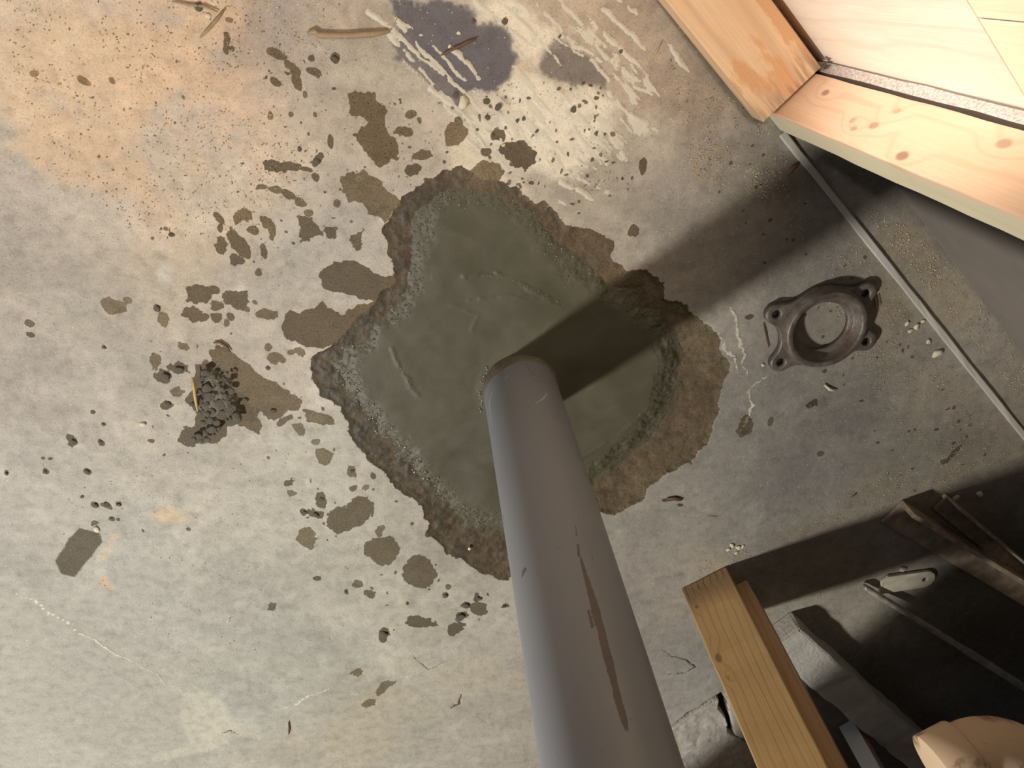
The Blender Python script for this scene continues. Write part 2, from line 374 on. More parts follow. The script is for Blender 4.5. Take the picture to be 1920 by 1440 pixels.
for a in ((425,82,10,12,.6),(427,97,5,5,.6),(438,90,5,6,.6),(449,95,2,2,.6),(572,176,5,7,.4),(628,110,9,11,.62,.3),(585,113,6,7,.6),(590,136,16,7,.62,.4,15),
 (520,100,20,10,.45,.8,30),(548,128,10,18,.5,.85,-20),(517,155,8,9,.62,.6),(555,155,9,17,.55,.6,-20),(545,215,6,5,.5,.6),(505,215,6,8,.3,.6),(160,150,15,7,.3,.7,35),(210,150,6,8,.35,.7),(65,138,10,6,.25,.7),(430,40,6,5,.3,.6),
 (595,302,11,11,.66),(562,278,5,7,.66),(593,333,8,8,.6),(618,265,6,15,.6),(513,313,19,13,.68,.2,-10),(545,310,20,8,.66,.2,10),(575,317,15,5,.62,.2,15),
 (490,352,9,5,.5),(515,357,16,7,.5,.2,10),(543,365,15,8,.62,.2,25),(563,378,8,8,.45),(615,438,14,13,.62),(578,396,9,7,.4),(632,380,9,8,.35),(668,452,14,13,.55),
 (410,410,7,15,.6,.3,-25),(412,430,6,9,.6),(455,412,18,13,.5,.9),(475,432,9,8,.55,.8),(497,420,9,10,.55,.9),(512,432,9,18,.5,.8),(415,462,14,17,.62,.5),(447,456,15,24,.62,.4,-20),(495,470,7,16,.55,.8),(441,488,12,12,.62),(484,510,6,9,.5,.9),
 (370,550,28,14,.6,.3,5),(400,545,14,7,.6,.3),(440,562,26,17,.6,.3,10),(358,586,16,17,.6,.3),(377,597,11,8,.6,.3),(403,572,13,12,.5,.3),(403,598,12,10,.58,.3),(430,594,8,7,.55),(424,607,6,6,.35),(462,580,6,5,.4),(478,567,5,5,.4),
 (208,573,22,15,.22,.5),(236,565,10,8,.15,.4),(310,600,14,15,.28,.5),(296,578,7,7,.55),(57,604,9,7,.42),(58,627,8,7,.55),(290,681,13,13,.38),(311,706,12,12,.66),(338,693,17,9,.66),(293,703,5,5,.55),(315,757,10,10,.62,.3),(343,654,12,8,.35),(332,735,12,8,.35),
 (510,770,18,13,.55),(535,786,11,9,.45),(596,784,34,12,.45,.2,35),(565,806,13,9,.33),(515,670,14,12,.38,.6),(502,650,8,7,.4),(560,660,11,10,.45,.4),(545,660,8,5,.35),(500,588,18,10,.4,.2),(592,828,8,6,.25),(606,856,18,17,.33),
 (545,905,8,7,.55),(549,926,9,8,.33),(603,937,11,15,.6),(575,1010,22,20,.36,.3),(592,965,13,10,.64),(570,961,6,6,.66),(606,982,3,3,.6),(718,1032,33,28,.5,.3),(785,1073,31,31,.55,.35),(712,994,9,8,.42),
 (671,1096,12,9,.45),(692,1112,9,6,.55),(648,1110,4,5,.6),(840,1100,6,5,.45),(836,1116,6,6,.6),(873,1135,9,7,.72),(863,1157,12,8,.72),(898,1141,19,14,.58),(897,1121,8,6,.68),(944,1137,7,6,.6),(790,1167,29,10,.66,.15,8),(775,1163,12,9,.66),(852,1178,14,12,.62),(719,1190,14,12,.7),
 (670,1262,10,8,.35,.6),(595,1085,8,5,.7),(513,1139,8,7,.45),(660,883,10,9,.45),(699,893,5,5,.55),(661,915,7,6,.5),(683,915,8,7,.25),
 (760,246,12,10,.55),(770,212,11,9,.5),(785,225,5,6,.5),(790,290,17,10,.55,.4),(772,316,13,11,.7,.3),(815,500,8,6,.5),(855,248,22,20,.5,.85),(858,228,8,10,.6),(975,287,32,30,.8,.5),(935,258,15,12,.72,.4),(912,286,12,8,.66,.3),(838,340,10,12,.6,.6),
 (1185,432,11,14,.55,.2),(1206,312,8,14,.6,.2),(1183,330,3,5,.5),(1405,594,9,6,.55),(1521,760,8,7,.6),(1262,936,20,4,.75),(1275,946,6,3,.75),(1395,800,14,18,.38,.5),(1540,850,7,5,.35),(1445,790,6,9,.3),(1790,850,5,16,.4,.0,30),(1770,866,8,4,.4),
 (85,885,6,6,.66),(95,861,5,3,.55),(80,859,5,3,.5),(12,888,6,5,.66),(164,884,8,6,.62),(139,828,9,8,.68),(189,829,6,6,.66),(285,828,7,5,.5),(176,773,4,4,.66),(193,795,4,4,.66),(197,652,4,4,.68),(180,947,7,7,.7),(201,946,9,6,.64),(222,946,5,5,.64),(155,931,4,3,.6),(208,971,5,4,.6),(220,973,4,3,.55),(270,996,3,3,.5),(352,993,5,4,.5),(180,985,9,6,.75),
 (690,1320,12,7,.35,.4,-30),(720,1290,8,20,.3,.3,40),(310,430,4,4,.5),(302,430,3,3,.5),(320,440,6,5,.75,.2,30),(287,444,3,3,.5),(372,13,9,8,.4)):
    u, v, ru, rv, *rest = a
    dk = rest[0] if rest else .6; bw = rest[1] if len(rest) > 1 else .15; rt = rest[2] if len(rest) > 2 else 0
    B_(u, v, ru, rv, dk, bw, rt)
rs = random.Random(3)
def sprinkle(n, poly, r0, r1, dk=(.4, .75), bw=.3):
    p = np.array(poly, float); k = 0
    while k < n:
        u = rs.uniform(p[:, 0].min(), p[:, 0].max()); v = rs.uniform(p[:, 1].min(), p[:, 1].max())
        if poly_sdf(np.array([u]), np.array([v]), p)[0] > 0:
            B_(u, v, rs.uniform(r0, r1), rs.uniform(r0, r1), rs.uniform(*dk), bw); k += 1
sprinkle(75, [(840,190),(1130,150),(1170,330),(1110,420),(960,360),(850,290)], 1.5, 5)
sprinkle(60, [(520,60),(840,180),(860,330),(700,430),(480,520),(420,420)], 1.5, 4.5)
sprinkle(40, [(270,640),(520,560),(640,820),(600,1000),(450,900),(280,860)], 1.5, 4, (.3, .6))
sprinkle(30, [(540,880),(720,900),(960,1150),(880,1220),(640,1180)], 1.5, 4)
sprinkle(50, [(60,60),(420,20),(420,420),(300,440),(100,300)], 1.2, 3.5, (.25, .6), .7)
sprinkle(70, [(1280,250),(1440,240),(1700,560),(1860,860),(1700,930),(1500,640)], 1.5, 4, (.35, .7), .5)

# ---- ridges of combed tile mortar, bare slab between
ridges = [[(690,22),(790,104),(872,176),(905,215)],[(742,38),(775,60),(800,72)],[(728,58),(800,146),(862,206),(912,276)],[(742,42),(830,132),(872,178)],[(812,88),(858,140),(898,172)],[(850,96),(880,120),(900,148)],
 [(892,2),(950,56),(1006,88)],[(928,0),(990,52),(1050,118),(1070,150)],[(962,0),(1042,72),(1120,122)],[(1004,8),(1080,82),(1136,120)],[(1044,0),(1100,52),(1150,100),(1190,150)],[(1090,18),(1150,80),(1200,128)],[(1130,20),(1190,70),(1212,100)],[(1160,0),(1210,40)],[(1052,66),(1110,112),(1140,150)],
 [(1240,72),(1268,100),(1292,136)],[(1150,112),(1190,160),(1230,182)],[(1140,172),(1180,212),(1234,246)],[(1160,196),(1215,245)],[(1150,112),(1168,130),(1200,150)],
 [(806,165),(850,200),(940,268),(962,282)],[(835,200),(900,262),(952,322)],[(880,262),(916,305),(945,330)],
 [(1054,342),(1090,358),(1118,378)],[(1066,322),(1104,345),(1140,360)],[(1080,300),(1120,318)],[(1098,284),(1130,308)],[(1118,280),(1150,318)],[(1132,262),(1172,306)],[(1145,258),(1176,300)],[(1050,378),(1090,400)]]
for k, r in enumerate(ridges):
    p = P2(r); rr = random.Random(k); wd0 = rr.uniform(.0022, .0036)
    ws = [wd0 * rr.uniform(.35, 1.3) for _ in r]; ws[-1] *= .6
    w = window(p[:, 0].min(), p[:, 0].max(), p[:, 1].min(), p[:, 1].max(), .02)
    sd = line_sdf(HX[w], HY[w], p, ws)
    brk = sstep(.28, .50, fbm(FX[w], FY[w], 75, 3, k + 2)); sd = sd - (1 - brk) * .0035
    m = np.clip(.5 + sd / .004, 0, 1) * (.72 + .28 * brk); THIN[w] = np.maximum(THIN[w], m)
    HT[w] += np.minimum(sstep(-.0004, .0035, sd), 1) * (.0020 + .0016 * (fbm(FX[w], FY[w], 70, 2, k) - .5))
for r, ws in (([(1366,575),(1382,612),(1396,660),(1398,702)], (.002,.002,.0018,.001)),([(1436,700),(1406,738),(1420,756),(1402,785),(1386,812)], (.001,.0018,.003,.002,.001)),
              ([(0,1096),(60,1128),(130,1172),(250,1242),(350,1302)], (.001,.002,.0025,.0015,.001)),([(520,1330),(560,1318),(620,1290)], (.001,.002,.001)),([(1345,625),(1375,660),(1385,700)], (.001,.002,.001))):
    p = P2(r); w = window(p[:, 0].min(), p[:, 0].max(), p[:, 1].min(), p[:, 1].max(), .02)
    sd = line_sdf(GX[w], GY[w], p, ws); m = np.clip(.5 + sd / .004, 0, 1) * .8
    THIN[w] = np.maximum(THIN[w], m); HT[w] += sstep(-.001, .003, sd) * .0012
# thin whitish smears between the ridges
wm = P2([(860,0),(1150,0),(1320,180),(1290,260),(1150,330),(1060,400),(960,330),(840,260),(700,120),(690,40)])
w = window(wm[:, 0].min(), wm[:, 0].max(), wm[:, 1].min(), wm[:, 1].max())
a_ = math.radians(-48); ux, uy = math.cos(a_), math.sin(a_)
str_ = fbm((FX[w] * ux + FY[w] * uy) * .22, FX[w] * -uy + FY[w] * ux, 130, 4, 3)
sm = sstep(.0, .05, poly_sdf(FX[w], FY[w], wm)) * sstep(.55, .62, str_) * .74
for dp_ in ([(735,0),(880,0),(903,42),(950,58),(972,100),(962,150),(918,176),(872,172),(835,182),(790,130),(762,90),(740,40)], [(1008,82),(1056,72),(1102,108),(1132,128),(1132,160),(1078,170),(1020,132)]):
    sm = sm * (1 - .85 * sstep(-.004, .004, poly_sdf(GX[w], GY[w], P2(dp_))))
THIN[w] = np.maximum(THIN[w], sm); HT[w] += sm * .001

# ---- cracks and the sunken broken corner by the lower post
def crack(pts, ws, depth):
    p = P2(pts); w = window(p[:, 0].min(), p[:, 0].max(), p[:, 1].min(), p[:, 1].max(), .03)
    sd = line_sdf(FX[w] + WXn[w] * .5, FY[w] + WYn[w] * .5, p, ws); HT[w] -= sstep(-.001, .002, sd) * depth
    stamp(sd, w, .8, .2, .004)
crack([(1250,1374),(1290,1342),(1330,1316),(1358,1300)], (.004,.005,.005,.006), .03)
crack([(1352,1302),(1358,1328),(1366,1352),(1374,1378),(1396,1392),(1410,1402)], (.005,.008,.005,.004,.003,.001), .04)
crack([(1240,1218),(1262,1232),(1288,1236),(1304,1252),(1282,1264),(1246,1264)], (.0006,.001,.0012,.0018,.001,.0005), .004)
crack([(418,1376),(430,1370),(448,1378)], (.0008,.0015,.0008), .003)
crack([(770,1220),(800,1255),(840,1240)], (.0006,.001,.0006), .002)
crack([(840,1330),(860,1322),(866,1300)], (.0006,.0015,.0006), .003)
lowp = P2([(1252,1376),(1356,1302),(1372,1370),(1398,1392),(1470,1500),(1330,1560),(1240,1500)])
w = window(lowp[:, 0].min(), lowp[:, 0].max(), lowp[:, 1].min(), lowp[:, 1].max())
HT[w] -= sstep(0, .01, poly_sdf(FX[w], FY[w], lowp)) * .010 + sstep(0, .02, poly_sdf(FX[w], FY[w], lowp)) * (fbm(FX[w], FY[w], 60, 3, 1) - .5) * .006

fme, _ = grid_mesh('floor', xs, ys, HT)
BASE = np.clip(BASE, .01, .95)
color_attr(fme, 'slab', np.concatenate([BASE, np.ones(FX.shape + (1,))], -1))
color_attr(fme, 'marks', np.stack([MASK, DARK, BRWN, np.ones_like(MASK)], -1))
float_attr(fme, 'mortar', THIN)

m_floor, nt, bs = newmat('old_concrete_floor')
oc = objco(nt)
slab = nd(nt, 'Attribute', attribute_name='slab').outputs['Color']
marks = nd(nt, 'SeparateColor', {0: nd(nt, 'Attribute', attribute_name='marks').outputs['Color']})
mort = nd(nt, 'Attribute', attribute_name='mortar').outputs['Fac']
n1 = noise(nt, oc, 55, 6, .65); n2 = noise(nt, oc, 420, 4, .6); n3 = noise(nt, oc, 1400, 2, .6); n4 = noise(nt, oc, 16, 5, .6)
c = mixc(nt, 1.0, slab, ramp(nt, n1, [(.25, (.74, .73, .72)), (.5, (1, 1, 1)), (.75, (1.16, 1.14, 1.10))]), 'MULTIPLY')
c = mixc(nt, 1.0, c, ramp(nt, n2, [(.28, (.72, .70, .67)), (.45, (1, 1, 1)), (.7, (1.1, 1.1, 1.1))]), 'MULTIPLY')
# sand grains: dark and pale specks
vor = nd(nt, 'TexVoronoi', {'Vector': oc, 'Scale': 330.0}); vc = nd(nt, 'SeparateColor', {0: vor.outputs['Color']})
dk = math_(nt, 'MULTIPLY', mrange(nt, vor.outputs['Distance'], .34, .2), math_(nt, 'GREATER_THAN', vc.outputs[0], .86))
dk = math_(nt, 'MULTIPLY', dk, mrange(nt, n4, .40, .62))
c = mixc(nt, math_(nt, 'MULTIPLY', dk, .62), c, lc(104, 82, 58))
lt = math_(nt, 'MULTIPLY', mrange(nt, vor.outputs['Distance'], .30, .16), math_(nt, 'GREATER_THAN', vc.outputs[1], .93))
c = mixc(nt, math_(nt, 'MULTIPLY', lt, .55), c, lc(236, 228, 210))
# mortar ridges
mm = mrange(nt, math_(nt, 'ADD', mort, math_(nt, 'MULTIPLY', math_(nt, 'SUBTRACT', n2, .5), .7)), .38, .56)
c = mixc(nt, math_(nt, 'MULTIPLY', mm, .88), c, mixc(nt, n1, lc(224, 217, 200), lc(204, 194, 172)))
# wet marks
edge = math_(nt, 'ADD', marks.outputs[0], math_(nt, 'MULTIPLY', math_(nt, 'SUBTRACT', n2, .5), .55))
wet = mrange(nt, edge, .42, .56)
mud = mixc(nt, marks.outputs[2], lc(84, 78, 68), mixc(nt, n1, lc(66, 50, 34), lc(124, 100, 68)))
dvar = math_(nt, 'ADD', marks.outputs[1], math_(nt, 'MULTIPLY', math_(nt, 'SUBTRACT', n1, .38), .7), clamp=True)
stain = mixc(nt, dvar, mixc(nt, .9, c, lc(205, 196, 172), 'MULTIPLY'), mixc(nt, .35, mud, mixc(nt, 1.0, c, mud, 'MULTIPLY')))
stain = mixc(nt, 1.0, stain, ramp(nt, n2, [(.3, (.70, .68, .66)), (.6, (1.08, 1.08, 1.08))]), 'MULTIPLY')
stain = mixc(nt, 1.0, stain, ramp(nt, n1, [(.3, (.80, .78, .74)), (.7, (1.12, 1.12, 1.1))]), 'MULTIPLY')
c = mixc(nt, wet, c, stain)
wetd = math_(nt, 'MULTIPLY', wet, mrange(nt, marks.outputs[1], .55, .9))
rough = math_(nt, 'SUBTRACT', .86, math_(nt, 'MULTIPLY', wetd, .42))
bmp = bump(nt, math_(nt, 'ADD', math_(nt, 'MULTIPLY', n2, .6), math_(nt, 'MULTIPLY', n3, .4)), .45, .0012)
bmp = bump(nt, n1, .35, .003, bmp)
put(nt, bs, Base_Color=c, Roughness=rough, Normal=bmp)
bs.inputs['Specular IOR Level'].default_value = .35
floor = obj('floor', fme, m_floor); floor['kind'] = 'structure'
floor['label'] = 'old stained concrete slab with a hole broken through it'

# ================================================================== FRESH CONCRETE
PXc, PYc, PR = 0.1193, -0.5590, 0.0556          # post axis and radius
gxs = np.arange(pi_[:, 0].min() - .03, pi_[:, 0].max() + .03, .0016); gys = np.arange(pi_[:, 1].min() - .03, pi_[:, 1].max() + .03, .0016)
X, Y = np.meshgrid(gxs, gys, indexing='ij')
wx = (fbm(X, Y, 40, 4, 1) - .5) * .03 + (fbm(X, Y, 220, 2, 2) - .5) * .006; wy = (fbm(X, Y, 40, 4, 3) - .5) * .03 + (fbm(X, Y, 220, 2, 4) - .5) * .006
sd = poly_sdf(X + wx, Y + wy, pi_)
lump = fbm(X, Y, 130, 3, 6) - .5
rim = 1 - sstep(.004, .045, sd)
Z = .0005 - (.0055 + .008 * np.clip((X - .12) / .2, 0, 1)) * (1 - sstep(-.016, .030, sd)) + rim * lump * .0015 + (fbm(X, Y, 14, 3, 2) - .5) * .0035
# trowel creases
for pts, amp in (([(870,520),(930,512),(990,540),(1060,575)], .0008), ([(735,655),(752,690),(772,725),(786,740)], .0005), ([(880,560),(960,555),(1050,570)], .0005), ([(1090,860),(1180,800),(1240,740)], .0004), ([(850,575),(900,590),(885,620)], .0003)):
    s_ = line_sdf(X + wx * .3, Y + wy * .3, P2(pts), [.0022] * len(pts)); Z += sstep(-.004, .0022, s_) * amp * sstep(.35, .6, fbm(X, Y, 60, 2, 3)) * 1.8
dp = np.hypot(X - PXc, Y - PYc) - PR
Z += sstep(.016, .0, dp) * .0012 * (.6 + .8 * fbm(X, Y, 60, 2, 5))
kc = (sd > -.018); keep = kc[:-1, :-1] | kc[1:, 1:] | kc[1:, :-1] | kc[:-1, 1:]
pme, used = grid_mesh('wet_concrete', gxs, gys, Z, keep)
float_attr(pme, 'rim', np.clip(rim + .25 * sstep(.02, .0, dp), 0, 1).reshape(-1)[used])
m_wet, nt, bs = newmat('fresh_wet_concrete')
oc = objco(nt); rimA = nd(nt, 'Attribute', attribute_name='rim').outputs['Fac']
a1 = noise(nt, oc, 18, 5, .6, .6); a2 = noise(nt, oc, 260, 4, .6); a3 = noise(nt, oc, 900, 2, .5)
c = ramp(nt, a1, [(.3, lc(78, 75, 58)), (.55, lc(86, 82, 65)), (.75, lc(95, 91, 75))])
spk = mrange(nt, noise(nt, oc, 500, 2, .5), .70, .76)
c = mixc(nt, math_(nt, 'MULTIPLY', spk, .5), c, lc(48, 46, 38))
c = mixc(nt, math_(nt, 'MULTIPLY', rimA, mrange(nt, a2, .4, .65)), c, lc(92, 88, 70))
gl = math_(nt, 'MULTIPLY', mrange(nt, noise(nt, oc, 240, 2, .5), .55, .62), mrange(nt, rimA, 0, .7, .10, 1.0))
b1 = bump(nt, a2, mrange(nt, rimA, 0, 1, .06, .32), .002)
b1 = bump(nt, a3, mrange(nt, rimA, 0, 1, .10, .35), .0008, b1)
b1 = bump(nt, noise(nt, oc, 300, 3, .6), gl, .005, b1)
put(nt, bs, Base_Color=c, Roughness=math_(nt, 'SUBTRACT', mrange(nt, a1, .3, .7, .48, .58), math_(nt, 'MULTIPLY', gl, .32)), Normal=b1)
bs.inputs['Specular IOR Level'].default_value = .5
wetc = obj('wet_concrete_patch', pme, m_wet)
tag(wetc, 'smooth olive grey fresh concrete filling the broken hole around the post', 'concrete patch')

# glossy beads added to catch glints on the rough rim and post foot
m_bead, nt, bs = newmat('glint_bead'); put(nt, bs, Base_Color=lc(96, 92, 76), Roughness=.27); bs.inputs['Specular IOR Level'].default_value = 1.0
bm0 = bmesh.new(); bmesh.ops.create_icosphere(bm0, subdivisions=3, radius=1); bm0.verts.ensure_lookup_table()
bv = np.array([v.co[:] for v in bm0.verts]); bf = np.array([[v.index for v in f.verts] for f in bm0.faces]); bm0.free()
rb_ = np.random.default_rng(5); BV, BF = [], []
for pts, cnt, spread, (r0, r1) in (([(648,640),(636,690),(655,735),(692,782),(735,835)], 60, .016, (.0008,.0022)), ([(735,835),(790,885),(830,935),(900,980)], 46, .016, (.0008,.0022)), ([(780,505),(770,525),(745,560),(700,600),(660,640)], 34, .010, (.0008,.0020)), ([(790,390),(850,365),(930,365),(990,400)], 40, .022, (.0006,.0014)), ([(990,400),(1040,460),(1100,520)], 30, .018, (.0006,.0014)),
        ([(890,514),(950,520),(1000,542),(1060,572)], 22, .0015, (.0006,.0014)), ([(742,665),(752,690),(766,716),(778,738)], 9, .001, (.0006,.0012)), ([(916,690),(906,708),(902,730),(902,752),(903,768)], 34, .003, (.0008,.0018)), ([(1250,760),(1262,740),(1268,700)], 10, .008, (.0006,.0014))):
    p = P2(pts); L = np.r_[0, np.cumsum(np.hypot(*np.diff(p, axis=0).T))]
    for _ in range(cnt):
        t = rb_.uniform(0, L[-1]); x = np.interp(t, L, p[:, 0]) + rb_.normal(0, spread * .5); y = np.interp(t, L, p[:, 1]) + rb_.normal(0, spread * .5)
        if math.hypot(x - PXc, y - PYc) < PR + .001: continue
        ix = np.clip(np.searchsorted(gxs, x), 0, len(gxs) - 1); iy = np.clip(np.searchsorted(gys, y), 0, len(gys) - 1)
        r = rb_.uniform(r0, r1); a = rb_.uniform(0, 6.28); q_ = bv * np.array([r * rb_.uniform(1, 1.9), r, r * .62])
        BV.append(np.stack([q_[:, 0] * math.cos(a) - q_[:, 1] * math.sin(a) + x, q_[:, 0] * math.sin(a) + q_[:, 1] * math.cos(a) + y, q_[:, 2] + Z[ix, iy] + .0002], -1)); BF.append(bf + len(bv) * len(BF))
ob = obj('glint_beads', raw_mesh('glint_beads', np.concatenate(BV), np.concatenate(BF)), m_bead, wetc); ob['kind'] = 'stuff'; ob['label'] = 'glossy beads added to catch glints on the rough rim'

# ================================================================== STEEL POST
def post_hit(u, v):
    r = np.array([u - W / 2, v - H / 2, F]); dx, dy, dz = r @ _ex, r @ _ey, -(r @ _d)
    a = dx * dx + dy * dy; b = -2 * (dx * PXc + dy * PYc); cc = PXc ** 2 + PYc ** 2 - PR ** 2
    disc = b * b - 4 * a * cc
    if disc <= 0: print('MISS', u, v); return post_hit(u + (4 if u < 1000 else -4), v)
    t = (-b - math.sqrt(disc)) / (2 * a)
    th = math.atan2(dy * t - PYc, dx * t - PXc) - math.radians(102); th = (th + math.pi) % (2 * math.pi) - math.pi
    return (th * PR, 1 + dz * t)
seg = 220
zz = axis([(-.03, .60, .0022), (.60, 1.0, .02), (1.0, 2.4, .2)])
tht = np.linspace(-math.pi / 2 * 3, math.pi / 2, seg, endpoint=False)   # seam kept at the back
TT, ZZ = np.meshgrid(tht, zz, indexing='ij')
co = np.stack([PR * np.cos(TT), PR * np.sin(TT), ZZ], -1).reshape(-1, 3)
nz = len(zz); idx = np.arange(seg * nz).reshape(seg, nz)
q = np.stack([idx[:, :-1], np.roll(idx, -1, 0)[:, :-1], np.roll(idx, -1, 0)[:, 1:], idx[:, 1:]], -1).reshape(-1, 4)
sme = raw_mesh('post_shaft', co, q)
S_ = (np.mod(TT - math.radians(102) + math.pi, 2 * math.pi) - math.pi) * PR
def pm(pts, ws):
    p = np.array([post_hit(*t) for t in pts])
    wob = (fbm(S_ + 5, ZZ + 5, 200, 3, 3) - .5) * .0022
    return line_sdf(S_ + wob, ZZ, p, ws)
bare = np.full(TT.shape, -1e9)
for pts, ws in (([(1088,1044),(1100,1085),(1113,1130),(1128,1185),(1143,1245),(1158,1305),(1170,1350),(1180,1376)], (.0008,.0024,.0038,.0036,.0034,.0028,.0024,.0008)),
                ([(1084,1020),(1086,1042)], (.001, .0015)), ([(1078,985),(1082,1005)], (.0006, .0008)), ([(983,1070),(979,1082)], (.0034, .001)), ([(1104,1145),(1110,1175)], (.0012, .0016)),
                ([(935,965),(938,985)], (.0008,.0008)), ([(1012,1400),(1014,1425)], (.0008,.001)), ([(1110,1040),(1114,1060)], (.0004,.0004)),([(919,815),(922,840)],(.0012,.0008))):
    bare = np.maximum(bare, pm(pts, ws))
mrk = np.maximum(pm([(984,678),(990,692),(1002,704),(1026,714),(1034,719)], (.0006,.0009,.0013,.0012,.0012)), pm([(1000,714),(1022,716)], (.0008,.0012)))
pale = np.full(TT.shape, -1e9)
for pts, ws in (([(1004,757),(1018,748),(1026,738)], (.0008,.0016,.0012)), ([(922,735),(917,755),(918,772)], (.0012,.002,.001)), ([(928,724),(922,745)], (.001,.0006)), ([(924,770),(919,800)], (.0007,.0005)), ([(944,712),(952,704)], (.001,.0014)), ([(919,775),(921,800)], (.0012,.0005))):
    pale = np.maximum(pale, pm(pts, ws))
col4 = np.stack([np.clip(.5 + bare / .003, 0, 1), np.clip(.5 + mrk / .003, 0, 1), np.clip(.5 + pale / .003, 0, 1), np.ones_like(TT)], -1)
color_attr(sme, 'wear', col4.reshape(-1, 4))
m_post, nt, bs = newmat('grey_painted_steel')
oc = objco(nt); we = nd(nt, 'SeparateColor', {0: nd(nt, 'Attribute', attribute_name='wear').outputs['Color']})
g1 = noise(nt, mapv(nt, oc, (1, 1, .25)), 40, 4, .6); g2 = noise(nt, oc, 500, 3, .6)
c = mixc(nt, g1, lc(126, 128, 133), lc(135, 136, 140))
jit = math_(nt, 'MULTIPLY', math_(nt, 'SUBTRACT', g2, .5), .5)
c = mixc(nt, math_(nt, 'MULTIPLY', mrange(nt, math_(nt, 'ADD', we.outputs[2], jit), .4, .6), .5), c, lc(190, 190, 190))
c = mixc(nt, math_(nt, 'MULTIPLY', mrange(nt, math_(nt, 'ADD', we.outputs[1], jit), .4, .6), .6), c, lc(96, 96, 98))
bare_f = mrange(nt, math_(nt, 'ADD', we.outputs[0], jit), .40, .55)
c = mixc(nt, math_(nt, 'MULTIPLY', bare_f, .9), c, mixc(nt, noise(nt, oc, 60, 3, .6), lc(84, 76, 72), lc(112, 96, 88)))
dots = mrange(nt, noise(nt, oc, 230, 1, .4), .77, .80)
c = mixc(nt, math_(nt, 'MULTIPLY', dots, .6), c, lc(84, 80, 80))
put(nt, bs, Base_Color=c, Roughness=math_(nt, 'ADD', .42, math_(nt, 'MULTIPLY', bare_f, .25)), Normal=bump(nt, math_(nt, 'SUBTRACT', math_(nt, 'MULTIPLY', g2, .15), bare_f), .4, .0008))
post = empty('steel_post', (PXc, PYc, 0))
tag(post, 'grey painted round steel post with a long scratch standing in the wet concrete', 'post')
obj('shaft', sme, m_post, post)
# ring of wet mortar left on the foot of the post
bm = bmesh.new(); n_ = 120; rr = random.Random(5); top = []
for ring, (ro, zf) in enumerate(((.0035, -.012), (.0030, .3), (.0016, .8), (.0003, 1.0))):
    vs = []
    for k in range(n_):
        a = 2 * math.pi * k / n_
        left = max(0, math.cos(a - math.radians(135)))
        hh = .004 + .016 * left ** 2 + .004 * (vnoise(np.array([k * .25]), np.array([ring * .2 + 3]), 2)[0])
        r = PR + ro * (.8 + .6 * vnoise(np.array([k * .3]), np.array([7.]), 1)[0]); z = hh * zf if ring else -.012
        vs.append(bm.verts.new((r * math.cos(a), r * math.sin(a), z)))
    top.append(vs)
for a, b in zip(top[:-1], top[1:]):
    for k in range(n_): bm.faces.new((a[k], a[(k + 1) % n_], b[(k + 1) % n_], b[k]))
m_smear, nt, bs = newmat('wet_brown_mortar')
oc = objco(nt); put(nt, bs, Base_Color=mixc(nt, noise(nt, oc, 120, 4), lc(84, 76, 62), lc(116, 108, 94)), Roughness=.4, Normal=bump(nt, noise(nt, oc, 300, 3), .6, .001))
o = obj('mortar_collar', bm_mesh(bm, 'mortar_collar', True), m_smear, post); o['label'] = 'brown wet mortar smeared around the foot'

# ================================================================== CAST IRON FLANGE
m_iron, nt, bs = newmat('rusty_cast_iron')
oc = objco(nt); i1 = noise(nt, oc, 60, 5, .6); i2 = noise(nt, oc, 420, 4, .6)
c = ramp(nt, i1, [(.30, lc(96, 84, 74)), (.5, lc(114, 106, 98)), (.7, lc(140, 134, 122))])
c = mixc(nt, mrange(nt, noise(nt, oc, 30, 3), .54, .70), c, lc(96, 74, 60))
c = mixc(nt, mrange(nt, i2, .64, .74), c, lc(176, 166, 142))
put(nt, bs, Base_Color=c, Roughness=mrange(nt, i1, .3, .7, .38, .6), Metallic=.35, Normal=bump(nt, i2, .35, .0012))
fc = P(1543, 612, .008)
flange = empty('pipe_flange', (fc[0], fc[1], 0))
tag(flange, 'rusty cast iron pipe flange with four bolt lugs lying on the slab', 'pipe flange')
lugs = [P(u, v, .012) - fc for u, v in ((1457, 590), (1624, 551), (1625, 641), (1465, 680))]
R0 = .0655; RH = .0062; RL = .0165
def fl_sdf(x, y):
    d = R0 - math.hypot(x, y); k = .014
    for l in lugs:
        lx, ly = l[0], l[1]; L = math.hypot(lx, ly); t = max(.55, min(1, (x * lx + y * ly) / (L * L)))
        e = (RL + .010 * (1 - t) / .45) - math.hypot(x - lx * t, y - ly * t)
        h = max(0, min(1, .5 + .5 * (d - e) / k)); d = e * (1 - h) + d * h + k * h * (1 - h)
    return d
outline = []
for k in range(200):
    a = 2 * math.pi * k / 200; lo, hi = .03, .14
    for r in np.arange(.12, .03, -.001):
        if fl_sdf(r * math.cos(a), r * math.sin(a)) > 0: lo = r; hi = r + .001; break
    for _ in range(12):
        md = (lo + hi) / 2
        if fl_sdf(md * math.cos(a), md * math.sin(a)) > 0: lo = md
        else: hi = md
    outline.append((lo * math.cos(a), lo * math.sin(a)))
